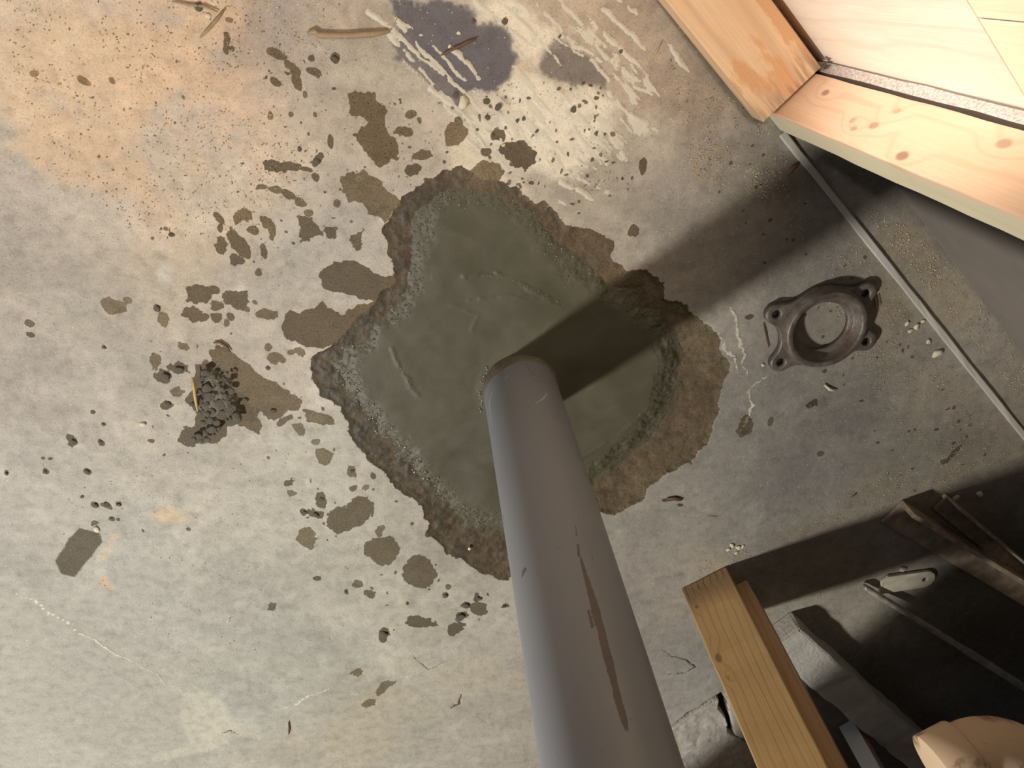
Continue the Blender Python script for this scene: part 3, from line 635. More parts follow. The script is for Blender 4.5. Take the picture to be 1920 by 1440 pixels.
def plate_bm(loops, z0, z1, bev=0.0015):
    bm = bmesh.new(); es = []
    for lp in loops:
        vs = [bm.verts.new((x, y, z0)) for x, y in lp]
        es += [bm.edges.new((vs[i], vs[(i + 1) % len(vs)])) for i in range(len(vs))]
    bmesh.ops.triangle_fill(bm, use_beauty=True, use_dissolve=False, edges=es)
    r = bmesh.ops.extrude_face_region(bm, geom=bm.faces[:])
    bmesh.ops.translate(bm, verts=[v for v in r['geom'] if isinstance(v, bmesh.types.BMVert)], vec=(0, 0, z1 - z0))
    bmesh.ops.recalc_face_normals(bm, faces=bm.faces[:])
    if bev:
        ed = [e for e in bm.edges if len(e.link_faces) == 2 and all(abs(v.co.z - z1) < 1e-6 for v in e.verts) and abs(e.link_faces[0].normal.z - e.link_faces[1].normal.z) > .5]
        bmesh.ops.bevel(bm, geom=ed, offset=bev, segments=3, affect='EDGES', profile=.5)
    return bm
def circ(x, y, r, n): return [(x + r * math.cos(2 * math.pi * k / n), y + r * math.sin(2 * math.pi * k / n)) for k in range(n)]
bm = plate_bm([outline] + [circ(l[0], l[1], RH, 20) for l in lugs] + [circ(0, 0, .050, 64)], .0015, .012, .003)
obj('lug_plate', bm_mesh(bm, 'lug_plate', True), m_iron, flange)
prof = [(.0385, .001), (.0385, .0065), (.0395, .0078), (.0455, .0085), (.0470, .0095), (.0520, .0225), (.0530, .0240), (.0590, .0242), (.0610, .0228), (.0650, .0115), (.0650, .002)]
bm = lathe_bm(prof, 96, True)
for v in bm.verts: v.co.z = max(v.co.z, .001)
obj('hub_ring', bm_mesh(bm, 'hub_ring', True), m_iron, flange)

# ================================================================== TIMBER
def wood(name, c_lo, c_mid, c_hi, grain=1.0, knots=(), sap=None, stain=None, rough=.62, ring=26.0):
    """local z runs along the board; knots = (x, y, z, radius, darkness)"""
    m, nt, bs = newmat(name); oc = objco(nt)
    sep = nd(nt, 'SeparateXYZ', {0: oc})
    warp = noise(nt, mapv(nt, oc, (9, 9, 1.6)), 1.0, 3, .5)
    kd = None; kw = None
    for (x, y, z, r, dk) in knots:
        dv = nd(nt, 'VectorMath', {0: oc, 1: (x, y, z)}, operation='SUBTRACT').outputs[0]
        dv = nd(nt, 'VectorMath', {0: dv, 1: (1.0, 1.0, .62)}, operation='MULTIPLY').outputs[0]
        ln = nd(nt, 'VectorMath', {0: dv}, operation='LENGTH').outputs['Value']
        f = math_(nt, 'MULTIPLY', mrange(nt, ln, r * 1.15, r * .55), dk); kd = f if kd is None else math_(nt, 'MAXIMUM', kd, f)
        g = math_(nt, 'MULTIPLY', mrange(nt, ln, r * 5, 0.0), .5); kw = g if kw is None else math_(nt, 'ADD', kw, g)
    ph = math_(nt, 'ADD', math_(nt, 'MULTIPLY', warp, 1.5 * grain), math_(nt, 'MULTIPLY', math_(nt, 'ADD', sep.outputs[1], math_(nt, 'MULTIPLY', sep.outputs[0], .7)), ring))
    if kw is not None: ph = math_(nt, 'ADD', ph, kw)
    rings = math_(nt, 'PINGPONG', math_(nt, 'MULTIPLY', ph, 2.0), .5)
    line = mrange(nt, math_(nt, 'MULTIPLY', rings, 2.0), .55, 1.0)
    fine = noise(nt, mapv(nt, oc, (420, 420, 9)), 1.0, 3, .6); blot = noise(nt, mapv(nt, oc, (14, 14, 4)), 1.0, 4, .6)
    c = mixc(nt, mrange(nt, blot, .3, .7), c_mid, c_hi)
    c = mixc(nt, math_(nt, 'MULTIPLY', line, .34), c, c_lo)
    c = mixc(nt, math_(nt, 'MULTIPLY', mrange(nt, fine, .35, .65), .16), c, c_lo)
    if sap is not None:        # sap / mould tint on one edge strip: (axis, lo, hi, colour)
        ax, lo, hi, sc_ = sap
        f = mrange(nt, math_(nt, 'ADD', sep.outputs[ax], math_(nt, 'MULTIPLY', math_(nt, 'SUBTRACT', blot, .5), .012)), lo, hi)
        c = mixc(nt, math_(nt, 'MULTIPLY', f, .72), c, sc_)
    if stain is not None:      # soaked end: (lo, hi, colour)
        f = mrange(nt, math_(nt, 'ADD', sep.outputs[2], math_(nt, 'MULTIPLY', math_(nt, 'SUBTRACT', blot, .5), .06)), stain[1], stain[0])
        c = mixc(nt, math_(nt, 'MULTIPLY', f, .8), c, stain[2])
    if kd is not None: c = mixc(nt, math_(nt, 'MULTIPLY', kd, .8), c, lc(128, 98, 80))
    put(nt, bs, Base_Color=c, Roughness=rough, Normal=bump(nt, math_(nt, 'ADD', fine, math_(nt, 'MULTIPLY', line, -.4)), .18, .0012))
    return m
def timber(name, origin, a, b, c, dims, mat, label, cat, bev=.0018, cuts=0, wob=0.0, seed=1, group=None):
    bm = box_bm(*dims, bev=bev, cuts=cuts, wob=wob, seed=seed)
    o = obj(name, bm_mesh(bm, name), mat); place(o, origin, a, b, c)
    if label: tag(o, label, cat, group)
    return o
Zax = (0, 0, 1)
# sole plate, lying on the slab (local z runs along the wall, away to the upper left)
m_plate = wood('sole_plate_wood', lc(178, 134, 98), lc(220, 182, 142), lc(230, 196, 156), ring=20, knots=((.03, .0, .25, .006, .5),))
nt = m_plate.node_tree; bs = nt.nodes['Principled BSDF']; prev = bs.inputs['Base Color'].links[0].from_socket
oc = objco(nt)
sp = nd(nt, 'SeparateXYZ', {0: oc})
dn = noise(nt, mapv(nt, oc, (22, 22, 7)), 1.0, 5, .6)
df = mrange(nt, math_(nt, 'ADD', dn, math_(nt, 'MULTIPLY', sp.outputs[0], 3.0)), .64, .70)
dark_end = mrange(nt, math_(nt, 'ADD', sp.outputs[2], math_(nt, 'MULTIPLY', dn, .06)), .085, .02)
c2 = mixc(nt, math_(nt, 'MULTIPLY', df, .8), prev, mixc(nt, noise(nt, oc, 700, 3), lc(186, 126, 80), lc(228, 176, 126)))
c2 = mixc(nt, math_(nt, 'MULTIPLY', math_(nt, 'MULTIPLY', dark_end, mrange(nt, noise(nt, mapv(nt, oc, (160, 160, 14)), 1.0, 3), .42, .6)), .7), c2, lc(126, 104, 88))
nt.links.new(c2, bs.inputs['Base Color'])
timber('sole_plate', wall_pt(.171, .4205, .0008), WN, (0, 0, 1), -WD, (.0895, .0372, 1.2), m_plate,
       'dusty flat timber sole plate fixed along the slab, its cut end against the upright stud', 'sole plate', bev=.0016, cuts=14, wob=.0004)
# the stud standing at the end of the plate
m_stud = wood('pale_pine_stud', lc(200, 158, 126), lc(222, 188, 158), lc(228, 196, 168), grain=1.8, ring=17,
  knots=((0, .046, .092, .0048, .9), (0, .028, .23, .0052, .7), (0, .018, .205, .004, .6), (0, .026, .19, .004, .5), (0, .010, .31, .0062, 1.0), (0, .05, .24, .004, .5), (0, .05, .40, .006, .7)),
  sap=(0, .002, .010, lc(196, 196, 164)))
timber('wall_stud', wall_pt(.187, .4235, .001), WD, WN, Zax, (.038, .0655, 2.38), m_stud,
       'pale knotty pine stud rising from the cut end of the sole plate', 'stud', bev=.0018, cuts=60, wob=.0005, seed=4)
# plasterboard behind the stud, its cut edge towards the plate
m_dry, nt, bs = newmat('plasterboard')
oc = objco(nt); d1 = noise(nt, oc, 22, 4); d2 = noise(nt, mapv(nt, oc, (300, 300, 300)), 1.0, 3)
geo = nd(nt, 'NewGeometry'); nrm = nd(nt, 'TexCoord').outputs['Normal']; sn = nd(nt, 'SeparateXYZ', {0: nrm})
edge_f = mrange(nt, math_(nt, 'ABSOLUTE', sn.outputs[0]), .6, .9)
paper = mixc(nt, d1, lc(112, 104, 96), lc(130, 121, 111)); gyp = mixc(nt, mrange(nt, d2, .3, .7), lc(164, 152, 146), lc(214, 204, 196))
put(nt, bs, Base_Color=mixc(nt, edge_f, paper, gyp), Roughness=.85, Normal=bump(nt, d2, math_(nt, 'ADD', .05, math_(nt, 'MULTIPLY', edge_f, .6)), .002))
timber('plasterboard_sheet', wall_pt(.2575, .4245, .004), WD, WN, Zax, (1.1, .0125, 2.37), m_dry,
       'grey plasterboard sheet with a rough cut edge behind the upright stud', 'plasterboard', bev=.0006, cuts=50, wob=.0007, seed=9)
# plywood and boards on the far side
def ply(name, lo, mid, hi):
    return wood(name, lo, mid, hi, grain=2.0, ring=9, rough=.6)
m_ply = ply('pale_plywood', lc(226, 196, 172), lc(238, 218, 196), lc(244, 230, 210)); m_brd = ply('cream_board', lc(232, 206, 170), lc(242, 222, 188), lc(246, 230, 200))
timber('plywood_sheet', wall_pt(.272, -.55, .002), WD, WN, Zax, (1.7, .012, .386), m_ply,
       'pale plywood sheet behind the sole plate, lowest on the wall', 'plywood sheet', bev=.0008)
timber('sheathing_board', wall_pt(.272, -.55, .3905), WD, WN, Zax, (.877, .012, .30), m_brd,
       'cream sheathing board above the plywood, left of the upright joint', 'board', bev=.0008)
timber('sheathing_board', wall_pt(.272, .3290, .3905), WD, WN, Zax, (.821, .012, .30), m_brd,
       'cream sheathing board above the plywood, right of the upright joint', 'board', bev=.0008)
# dark shreds stuck in the corner between plate and plasterboard
m_bark, nt, bs = newmat('dark_bark'); put(nt, bs, Base_Color=mixc(nt, noise(nt, objco(nt), 300, 3), lc(58, 44, 34), lc(110, 96, 82)), Roughness=.8)
bm = bmesh.new()
c0 = P(1543, 124, .040)
for k, (du, dv, L) in enumerate(((0, 0, .016), (.004, -.002, .012), (-.002, .002, .010))):
    tube_bm(bm, [(c0[0] + du, c0[1] + dv, .0385), (c0[0] + du - .001, c0[1] + dv + .002, .0385 + L * .5), (c0[0] + du + .003 * (k - 1), c0[1] + dv + .004, .0385 + L)], [.0022, .0018, .0006], 6)
o = obj('bark_shred', bm_mesh(bm, 'bark_shred'), m_bark); tag(o, 'dark splintered shred caught at the corner of plate and plasterboard', 'wood shred')
# knot / nail on the upper board
# pale strip along the foot of the wall
m_strip, nt, bs = newmat('pale_strip'); oc = objco(nt)
put(nt, bs, Base_Color=mixc(nt, noise(nt, mapv(nt, oc, (60, 60, 12)), 1.0, 4), lc(176, 170, 156), lc(206, 202, 190)), Roughness=.75, Normal=bump(nt, noise(nt, oc, 200, 3), .3, .001))
o = timber('trim_1', wall_pt(.1815, .4640, .0), WN, (0, 0, 1), -WD, (.0095, .0045, .95), m_strip, None, None, bev=.0018, cuts=24, wob=.0006, seed=3)
place(o, wall_pt(.1815, 1.415, .0), WN, (0, 0, 1), -WD)
o['kind'] = 'structure'; o['label'] = 'pale narrow strip edging the slab along the wall line'

# ---- doubled post in the lower right
A1 = math.radians(30.5); fa = np.array([math.cos(A1), math.sin(A1)]); fb = np.array([fa[1], -fa[0]])   # along the face, into the depth
p0 = P(1277, 1103)
m_s1 = wood('amber_stud_wood', lc(174, 130, 76), lc(214, 174, 116), lc(222, 184, 128), grain=1.2, ring=34, rough=.55,
  knots=((.0, .012, .165, .0062, 1.0), (.0, .014, .205, .003, .6), (.0, .030, .012, .003, .7), (.0, .012, .052, .003, 1.0)), stain=(.015, .085, lc(140, 112, 84)))
m_s2 = wood('brown_stud_wood', lc(160, 126, 92), lc(200, 166, 128), lc(210, 178, 140), grain=1.2, ring=30, rough=.6)
# local x = depth, y = across the face, z = up : fb x fa = +z
timber('stud', (p0[0], p0[1], .001), fb, fa, Zax, (.050, .0885, 2.38), m_s1,
       'amber pine stud with a dark soaked foot, front one of the doubled pair', 'stud', bev=.0022, cuts=60, wob=.0005, seed=12)
q0 = p0[:2] + fb * .0515 + fa * .020
timber('stud', (q0[0], q0[1], .001), fb, fa, Zax, (.072, .0885, 2.38), m_s2,
       'browner stud fixed behind the amber one, rear one of the doubled pair', 'stud', bev=.0025, cuts=60, wob=.0005, seed=15)
# drying slits in the soaked foot of the amber stud
nt = m_s1.node_tree; bs = nt.nodes['Principled BSDF']; prev = bs.inputs['Base Color'].links[0].from_socket
oc = objco(nt); sp = nd(nt, 'SeparateXYZ', {0: oc}); sl = math_(nt, 'ADD', math_(nt, 'MULTIPLY', sp.outputs[1], 82.0), math_(nt, 'MULTIPLY', noise(nt, mapv(nt, oc, (20, 20, 30)), 1.0, 2), 1.0))
sf = math_(nt, 'MULTIPLY', mrange(nt, math_(nt, 'PINGPONG', sl, .5), .09, .03), mrange(nt, math_(nt, 'ADD', sp.outputs[2], math_(nt, 'MULTIPLY', noise(nt, mapv(nt, oc, (60, 60, 1)), 1.0, 1), .05)), .062, .040))
nt.links.new(mixc(nt, math_(nt, 'MULTIPLY', sf, .8), prev, lc(66, 48, 34)), bs.inputs['Base Color'])
# ================================================================== LOWER RIGHT CLUTTER
def metal(name, c1, c2, rough, metallic=.7, sc=40):
    m, nt, bs = newmat(name); oc = objco(nt); t = noise(nt, oc, sc, 4)
    put(nt, bs, Base_Color=mixc(nt, mrange(nt, t, .35, .65), c1, c2), Roughness=rough, Metallic=metallic, Normal=bump(nt, noise(nt, oc, 300, 3), .2, .001)); return m
m_rail = metal('rusty_angle_iron', lc(136, 118, 98), lc(168, 152, 132), .55, .0)
m_rod = metal('worn_steel_rod', lc(150, 146, 140), lc(186, 180, 168), .32, .25)
m_brk = metal('dull_steel_plate', lc(176, 168, 148), lc(200, 192, 172), .6, .0)
# two angle rails side by side, lying on the floor
def rail(u0, v0, u1, v1, length, hgt, thick, foot, label, z0):
    a = P(u0, v0, z0 + hgt); b = P(u1, v1, z0 + hgt); d = (b - a)[:2]; d /= np.linalg.norm(d); s = np.array([d[1], -d[0]])   # s points to the lower left side
    root = empty('angle_rail', (a[0], a[1], 0)); tag(root, label, 'steel rail', 'angle rails beside the post')
    for nm, y0, dy, zz0, dz in (('upright_leg', 0, thick, z0, hgt), ('foot_leg', thick - .001, foot, z0, .0045)):
        bm = box_bm(length, dy, dz, bev=.0009)
        for v in bm.verts:
            x, y = v.co.x, v.co.y + y0; v.co.x = d[0] * x + s[0] * y; v.co.y = d[1] * x + s[1] * y; v.co.z += zz0
        obj(nm, bm_mesh(bm, nm), m_rail, root)
    return root
rail(1716, 964, 1920, 1088, .75, .040, .0085, .045, 'pale topped angle rail nearer the doubled stud', .001)
rail(1802, 954, 1920, 1052, .75, .040, .0045, .030, 'dark thin angle rail, farther right of the two rails', .001)
# steel rod with a flat eye plate
ra, rb = P(1624, 1102, .012), P(1920, 1288, .05)
dr = (rb - ra) / np.linalg.norm(rb - ra)
bm = bmesh.new()
pts = [ra - dr * .004 + np.array([0, 0, -.006]), ra, ra + dr * .03, ra + dr * .12, ra + dr * .27, ra + dr * .285, ra + dr * .8]
tube_bm(bm, pts, [.003, .0055, .0062, .0062, .0066, .0080, .0080], 14)
rod = empty('steel_rod', (0, 0, 0)); tag(rod, 'long worn steel rod with a flat eye plate beside its end', 'steel rod')
obj('rod', bm_mesh(bm, 'rod', True), m_rod, rod)
ea, eb = P(1650, 1098, .004)[:2], P(1752, 1082, .004)[:2]
de = (eb - ea) / np.linalg.norm(eb - ea); Le = np.linalg.norm(eb - ea); se = np.array([-de[1], de[0]])
lp = [(0, -.020), (Le - .02, -.020)] + [(Le - .02 + .020 * math.sin(t), -.020 * math.cos(t)) for t in np.linspace(.2, math.pi - .2, 10)] + [(Le - .02, .020), (.012, .022), (.0, .012)]
bm = plate_bm([lp, circ(Le - .02, 0, .005, 16)], .002, .007, .001)
for v in bm.verts:
    x, y = v.co.x, v.co.y; v.co.x = ea[0] + de[0] * x + se[0] * y; v.co.y = ea[1] + de[1] * x + se[1] * y
obj('eye_plate', bm_mesh(bm, 'eye_plate'), m_brk, rod)
# low concrete kerb behind the studs
m_kerb, nt, bs = newmat('kerb_concrete'); oc = objco(nt)
put(nt, bs, Base_Color=mixc(nt, noise(nt, oc, 40, 5), lc(160, 156, 146), lc(196, 192, 182)), Roughness=.85, Normal=bump(nt, noise(nt, oc, 150, 5), .5, .004))
ka, kb = P(1502, 1180, .045), P(1745, 1395, .045); dk_ = (kb - ka)[:2]; dk_ /= np.linalg.norm(dk_); sk = np.array([dk_[1], -dk_[0]])
timber('concrete_kerb', (ka[0], ka[1], -.002), dk_, -sk * -1, Zax, (.75, .075, .047), m_kerb, 'rough low concrete kerb on the slab behind the doubled stud', 'kerb', bev=.006, cuts=30, wob=.002, seed=2)
COL.objects['concrete_kerb'].matrix_world = Matrix(((dk_[0], -sk[0], 0, ka[0] + sk[0] * .075), (dk_[1], -sk[1], 0, ka[1] + sk[1] * .075), (0, 0, 1, -.002), (0, 0, 0, 1)))
# white painted board standing beyond the kerb
m_white, nt, bs = newmat('white_paint'); put(nt, bs, Base_Color=mixc(nt, noise(nt, objco(nt), 30, 4), lc(196, 198, 200), lc(216, 216, 214)), Roughness=.6)
wa, wb = P(1572, 1362), P(1597, 1347); dw = (wb - wa)[:2]; lw = float(np.linalg.norm(dw)); dw /= lw; sw = np.array([dw[1], -dw[0]])
root = empty('painted_board', (wa[0], wa[1], 0)); tag(root, 'white faced upright board with a brown edge beyond the doubled stud', 'board')
for nm, x0, dx, mt in (('white_face', 0, .006, m_white), ('board_core', .006, .034, m_s2)):
    bm = box_bm(dx, lw + (.0 if nm == 'white_face' else .0), 2.3, bev=.0008)
    for v in bm.verts:
        x, y = v.co.x + x0, v.co.y; v.co.x = sw[0] * x + dw[0] * y; v.co.y = sw[1] * x + dw[1] * y; v.co.z += .001
    obj(nm, bm_mesh(bm, nm), mt, root)

# beige plastic elbow on a stand pipe
m_pvc, nt, bs = newmat('smudged_beige_pvc'); oc = objco(nt); sm1 = noise(nt, mapv(nt, oc, (30, 12, 30)), 1.0, 5, .6)
put(nt, bs, Base_Color=mixc(nt, math_(nt, 'MULTIPLY', mrange(nt, sm1, .52, .68), .8), mixc(nt, noise(nt, oc, 25, 3), lc(208, 178, 146), lc(220, 192, 160)), lc(104, 76, 52)), Roughness=.45)
def Q(u, v, depth): r = np.array([u - W / 2, v - H / 2, F]) * (depth / F); w = _w(r); return np.array([w.x, w.y, w.z + CAM_H])
DP = .754; PXM = DP / F                                     # elbow about 0.55 m above the slab
RH_, RB = 80 * PXM, 72 * PXM
root = empty('pipe_elbow', tuple(Q(1860, 1505, DP))); off = np.array(root.location)
tag(root, 'smudged beige plastic drain pipe elbow at the lower right corner', 'pipe elbow')
c2_ = [(1821 + 39 - 85 * .466, 1505 - 85 * .885)]
cen = np.array([1821 + 39, 1505]); a0 = math.atan2(-.885, -.466)
arc = [cen + 85 * np.array([math.cos(a0 + t), math.sin(a0 + t)]) for t in np.linspace(0, math.pi / 2, 24)]
head = np.array([.466, .885])
line_ = [arc[-1] + head * t for t in (60, 200)]
cl = [Q(u, v, DP) for u, v in arc + line_]
e1 = cl[-1]; hd = (cl[-1] - cl[-2]) / np.linalg.norm(cl[-1] - cl[-2]); e2 = e1 + hd * .16; e3 = e2 + np.array([0, 0, .16])
cl += [(1 - t) ** 2 * e1 + 2 * t * (1 - t) * e2 + t * t * e3 for t in np.linspace(.08, 1, 14)] + [np.array([e3[0], e3[1], 2.38])]
bm = bmesh.new(); tube_bm(bm, [tuple(p - off) for p in cl], RB, 48); obj('bend', bm_mesh(bm, 'bend', True), m_pvc, root)
ax_ = np.array([.885, -.466]); hb = [Q(*(arc[0] + ax_ * t), DP) - off for t in (-62, -61, -60.5, -2, 3, 4)]
bm = bmesh.new(); tube_bm(bm, [tuple(p) for p in hb], [RH_ - .004, RH_ - .0005, RH_, RH_, RH_ - .001, RB], 48); obj('hub', bm_mesh(bm, 'hub', True), m_pvc, root)

# added, unseen light blocker on legs: shades the lower right from the work lamp
LZ = WORK[2]; L0 = np.array(WORK[:2]); HZ = .50; kf = (LZ - HZ) / LZ
t1 = L0 + (P(1318, 1440)[:2] - L0) * kf; t2 = L0 + (P(1735, 1108)[:2] - L0) * kf
dd = (t2 - t1) / np.linalg.norm(t2 - t1); sdv = np.array([dd[1], -dd[0]]); st = t1 - dd * .35
blocker = empty('light_blocker', (st[0], st[1], 0)); tag(blocker, 'unseen timber light blocker added beyond the lower edge of the view', 'light_blocker')
LB = float(np.linalg.norm(t2 - t1)) + .35 + .10
def blocker_box(nm, x0, y0, z0, dx, dy, dz):
    bm = box_bm(dx, dy, dz, bev=.003)
    for v in bm.verts:
        x, y = v.co.x + x0, v.co.y + y0; v.co.x = dd[0] * x + sdv[0] * y; v.co.y = dd[1] * x + sdv[1] * y; v.co.z += z0
    obj(nm, bm_mesh(bm, nm), m_s2, blocker)
blocker_box('blocker_top', 0, 0, HZ - .03, LB, .70, .03)
for x0, y0 in ((.02, .02), (.02, .62), (LB - .08, .62)): blocker_box('leg', x0, y0, .001, .06, .06, HZ - .032)

# ================================================================== SMALL THINGS ON THE SLAB
def clod_mesh(seed, sub=2, flat=.6, rough_=.25):
    bm = bmesh.new(); bmesh.ops.create_icosphere(bm, subdivisions=sub, radius=1); r = random.Random(seed)
    ph = [r.uniform(0, 9) for _ in range(6)]
    for v in bm.verts:
        p = v.co.copy()
        k = 1 + rough_ * (math.sin(2.3 * p.x + ph[0]) * math.sin(2.9 * p.y + ph[1]) + .7 * math.sin(4.1 * p.z + ph[2] + 2 * p.x)) + r.uniform(-.07, .07)
        v.co = Vector((p.x * k, p.y * k, p.z * k * flat))
    return bm_mesh(bm, 'clod', True)
m_clod, nt, bs = newmat('damp_mortar_crumb'); oc = objco(nt)
put(nt, bs, Base_Color=mixc(nt, noise(nt, oc, 2.2, 4), lc(108, 100, 86), lc(138, 130, 112)), Roughness=.55, Normal=bump(nt, noise(nt, oc, 6, 4), .6, .2))
clods = [clod_mesh(s) for s in range(7)]
for c_ in clods: c_.materials.append(m_clod)
def clod(name, u, v, rp, k, parent=None, lift=.0, off=(0, 0), sq=1.0, z=0.0):
    p = P(u, v); r = np.linalg.norm(P(u + rp, v)[:2] - p[:2])
    o = bpy.data.objects.new(name, clods[k % 7]); COL.objects.link(o); o.parent = parent
    o.location = (p[0] - off[0], p[1] - off[1], z + r * .40 * sq + lift); o.scale = (r, r * random.uniform(.75, 1.1), r * sq)
    o.rotation_euler = (random.uniform(-.2, .2), random.uniform(-.2, .2), random.uniform(0, 6.28))
    return o
# heap of crumbled mortar
hp = P(400, 760); heap = empty('mortar_heap', (hp[0], hp[1], 0))
tag(heap, 'small heap of damp crumbled mortar on the slab left of the post', 'mortar heap')
HPOLY = [(372,692),(400,682),(438,706),(446,735),(462,772),(440,786),(420,790),(410,812),(392,826),(372,822),(366,806),(384,790),(362,768),(358,745),(372,725)]
pp = P2(HPOLY); hx = np.arange(pp[:, 0].min() - .004, pp[:, 0].max() + .004, .0015); hy = np.arange(pp[:, 1].min() - .004, pp[:, 1].max() + .004, .0015)
X, Y = np.meshgrid(hx, hy, indexing='ij'); s_ = poly_sdf(X + (fbm(X, Y, 120, 2, 1) - .5) * .008, Y + (fbm(X, Y, 120, 2, 2) - .5) * .008, pp)
Zh = -.003 + sstep(-.003, .022, s_) * .012 + (fbm(X, Y, 160, 3, 4) - .5) * .007 * sstep(0, .006, s_)
kk = s_ > -.003; keep = kk[:-1, :-1] | kk[1:, 1:]
hme, _u = grid_mesh('mound', hx - hp[0], hy - hp[1], Zh, keep)
m_mound, nt, bs = newmat('damp_mortar'); oc = objco(nt)
put(nt, bs, Base_Color=mixc(nt, noise(nt, oc, 200, 4), lc(92, 87, 75), lc(122, 116, 102)), Roughness=.6, Normal=bump(nt, noise(nt, oc, 450, 4), .8, .002))
obj('mound', hme, m_mound, heap)
big = [(388,694,12),(402,700,7),(378,706,7),(392,722,13),(378,728,9),(410,716,6),(420,724,9),(432,712,8),(436,728,9),(424,736,6),(396,738,12),(410,734,7),(376,744,9),(364,752,8),(388,752,10),(402,750,6),(418,752,17),(432,762,16),(446,774,13),(420,772,13),(402,764,8),(390,768,11),(376,768,9),(396,782,9),(410,786,9),(384,786,8),(400,800,11),(388,806,9),(376,812,9),(392,818,7),(380,822,6),(366,818,8),(412,798,7)]
k = 0
for u, v, r in big: clod('clod', u, v, r * .8, k, heap, .004 + .003 * (r < 14), hp, .75); k += 1
for _ in range(46):
    while True:
        u, v = random.uniform(356, 462), random.uniform(682, 828)
        if poly_sdf(np.array([u]), np.array([v]), np.array(HPOLY, float))[0] > 3: break
    clod('clod', u, v, random.uniform(2, 4.5), k, heap, random.uniform(.004, .011), hp); k += 1
# loose crumbs
crumbs = [(85,885,4),(12,888,4),(164,884,5),(139,829,6),(189,829,4),(176,773,3),(193,795,3),(197,652,3),(180,947,5),(201,946,5),(222,946,4),(155,931,3),(208,971,3),(311,706,8),(336,692,8),(315,757,6),(296,578,5),(595,302,5),(562,279,3),(660,883,4),(592,965,6),(572,961,4),(648,1110,3),(873,1135,6),(863,1157,8),(898,1122,5),(719,1188,7),(836,1116,4),(944,1137,4),(603,935,4),(1521,760,4),(320,440,4),(628,110,6),(372,13,8),(855,178,5),(912,190,6),(934,200,7),(914,220,5),(982,222,4),(1075,205,6),(946,40,6),(1050,68,3),(1164,96,4),(888,40,4),(440,694,5),(460,750,6),(512,770,6),(502,690,4),(1006,246,4),(1118,250,4),(970,226,4)]
ORD = ['leftmost'] + [w_ + ' from the left' for w_ in 'second third fourth fifth sixth seventh eighth ninth tenth eleventh twelfth thirteenth fourteenth fifteenth sixteenth seventeenth eighteenth nineteenth twentieth'.split()]
def zone(u, v):
    if v < 260 and u > 800: return 'on the combed white mortar'
    if v < 460: return 'on the dusty upper slab'
    if u > 1200: return 'on the slab right of the post'
    if u < 260: return 'on the bare far left slab'
    if v < 860: return 'beside the crumbled heap'
    return 'below the broken hole'
def zoned(items, what, cat, grp, make):
    zs = {}
    for it in items: zs.setdefault(zone(it[0], it[1]), []).append(it)
    i = 0
    for z_, lst in zs.items():
        for k, it in enumerate(sorted(lst)):
            tag(make(i, *it), f'{ORD[k]} {what} {z_}', cat, grp); i += 1
zoned(crumbs, 'dark mortar crumb', 'mortar crumb', 'loose mortar crumbs on the slab', lambda i, u, v, r: clod('mortar_crumb', u, v, r, i, None, 0, (0, 0), .62))
m_chip, nt, bs = newmat('pale_chip'); put(nt, bs, Base_Color=mixc(nt, noise(nt, objco(nt), 2, 3), lc(204, 192, 160), lc(226, 218, 196)), Roughness=.8)
pale_clods = [c_.copy() for c_ in clods[:3]]
for c_ in pale_clods: c_.materials.clear(); c_.materials.append(m_chip)
chips = [(268,795,6),(182,992,7),(1756,662,9),(1740,640,5),(868,192,12),(860,62,4),(843,87,4),(1430,684,4),(1670,1084,8),(1692,1066,7),(944,272,4),(939,262,4),(390,30,6),(1700,606,5),(1718,612,6),(1730,602,4),(1706,620,5),(1372,1022,5),(1384,1026,5),(1380,1036,4),(1365,1030,4),(1392,1024,4),(1770,930,6),(1790,932,7),(1835,925,7),(880,1028,4)]
def make_chip(i, u, v, r):
    p = P(u, v); s = np.linalg.norm(P(u + r, v)[:2] - p[:2])
    o = bpy.data.objects.new('mortar_chip', pale_clods[i % 3]); COL.objects.link(o)
    o.location = (p[0], p[1], s * .3); o.scale = (s, s * .8, s * .55); o.rotation_euler = (0, 0, i * 1.7)
    return o
zoned(chips, 'pale mortar chip', 'mortar chip', 'pale mortar chips on the slab', make_chip)

# straws, splinters and twigs
def stickmat(name, a, b):
    m, nt, bs = newmat(name); put(nt, bs, Base_Color=mixc(nt, noise(nt, objco(nt), 200, 3), a, b), Roughness=.65); return m
m_straw = stickmat('straw', lc(176, 142, 84), lc(212, 182, 124)); m_brown = stickmat('brown_twig', lc(92, 62, 44), lc(124, 90, 62)); m_grey = stickmat('weathered_stick', lc(140, 118, 88), lc(176, 152, 118)); m_wht = stickmat('white_splinter', lc(214, 202, 160), lc(232, 224, 196))
def stick(name, pts, rad, mat, label, cat, flat=.6):
    ps = [P(u, v, .003) for u, v in pts]; o0 = ps[0]
    bm = bmesh.new(); n = len(ps)
    sizes = [(rad * (.45 if i in (0, n - 1) else 1), rad * flat * (.45 if i in (0, n - 1) else 1)) for i in range(n)]
    tube_bm(bm, [tuple(p - o0) for p in ps], sizes, 7)
    o = obj(name, bm_mesh(bm, name, True), mat); o.location = (o0[0], o0[1], .0012 + rad * flat); 
    tag(o, label, cat); return o
stick('stick', [(576,62),(590,58),(598,65),(650,66),(700,63),(732,58)], .0034, m_grey, 'long weathered stick lying on the slab above the splashes', 'stick')
stick('dark_splinter', [(826,104),(850,92),(875,80),(894,72)], .0018, m_brown, 'thin dark splinter on the grey adhesive patch', 'splinter')
stick('straw', [(364,700),(367,718),(371,745),(374,764)], .0022, m_straw, 'yellow straw leaning across the crumbled mortar heap', 'straw').location.z += .012
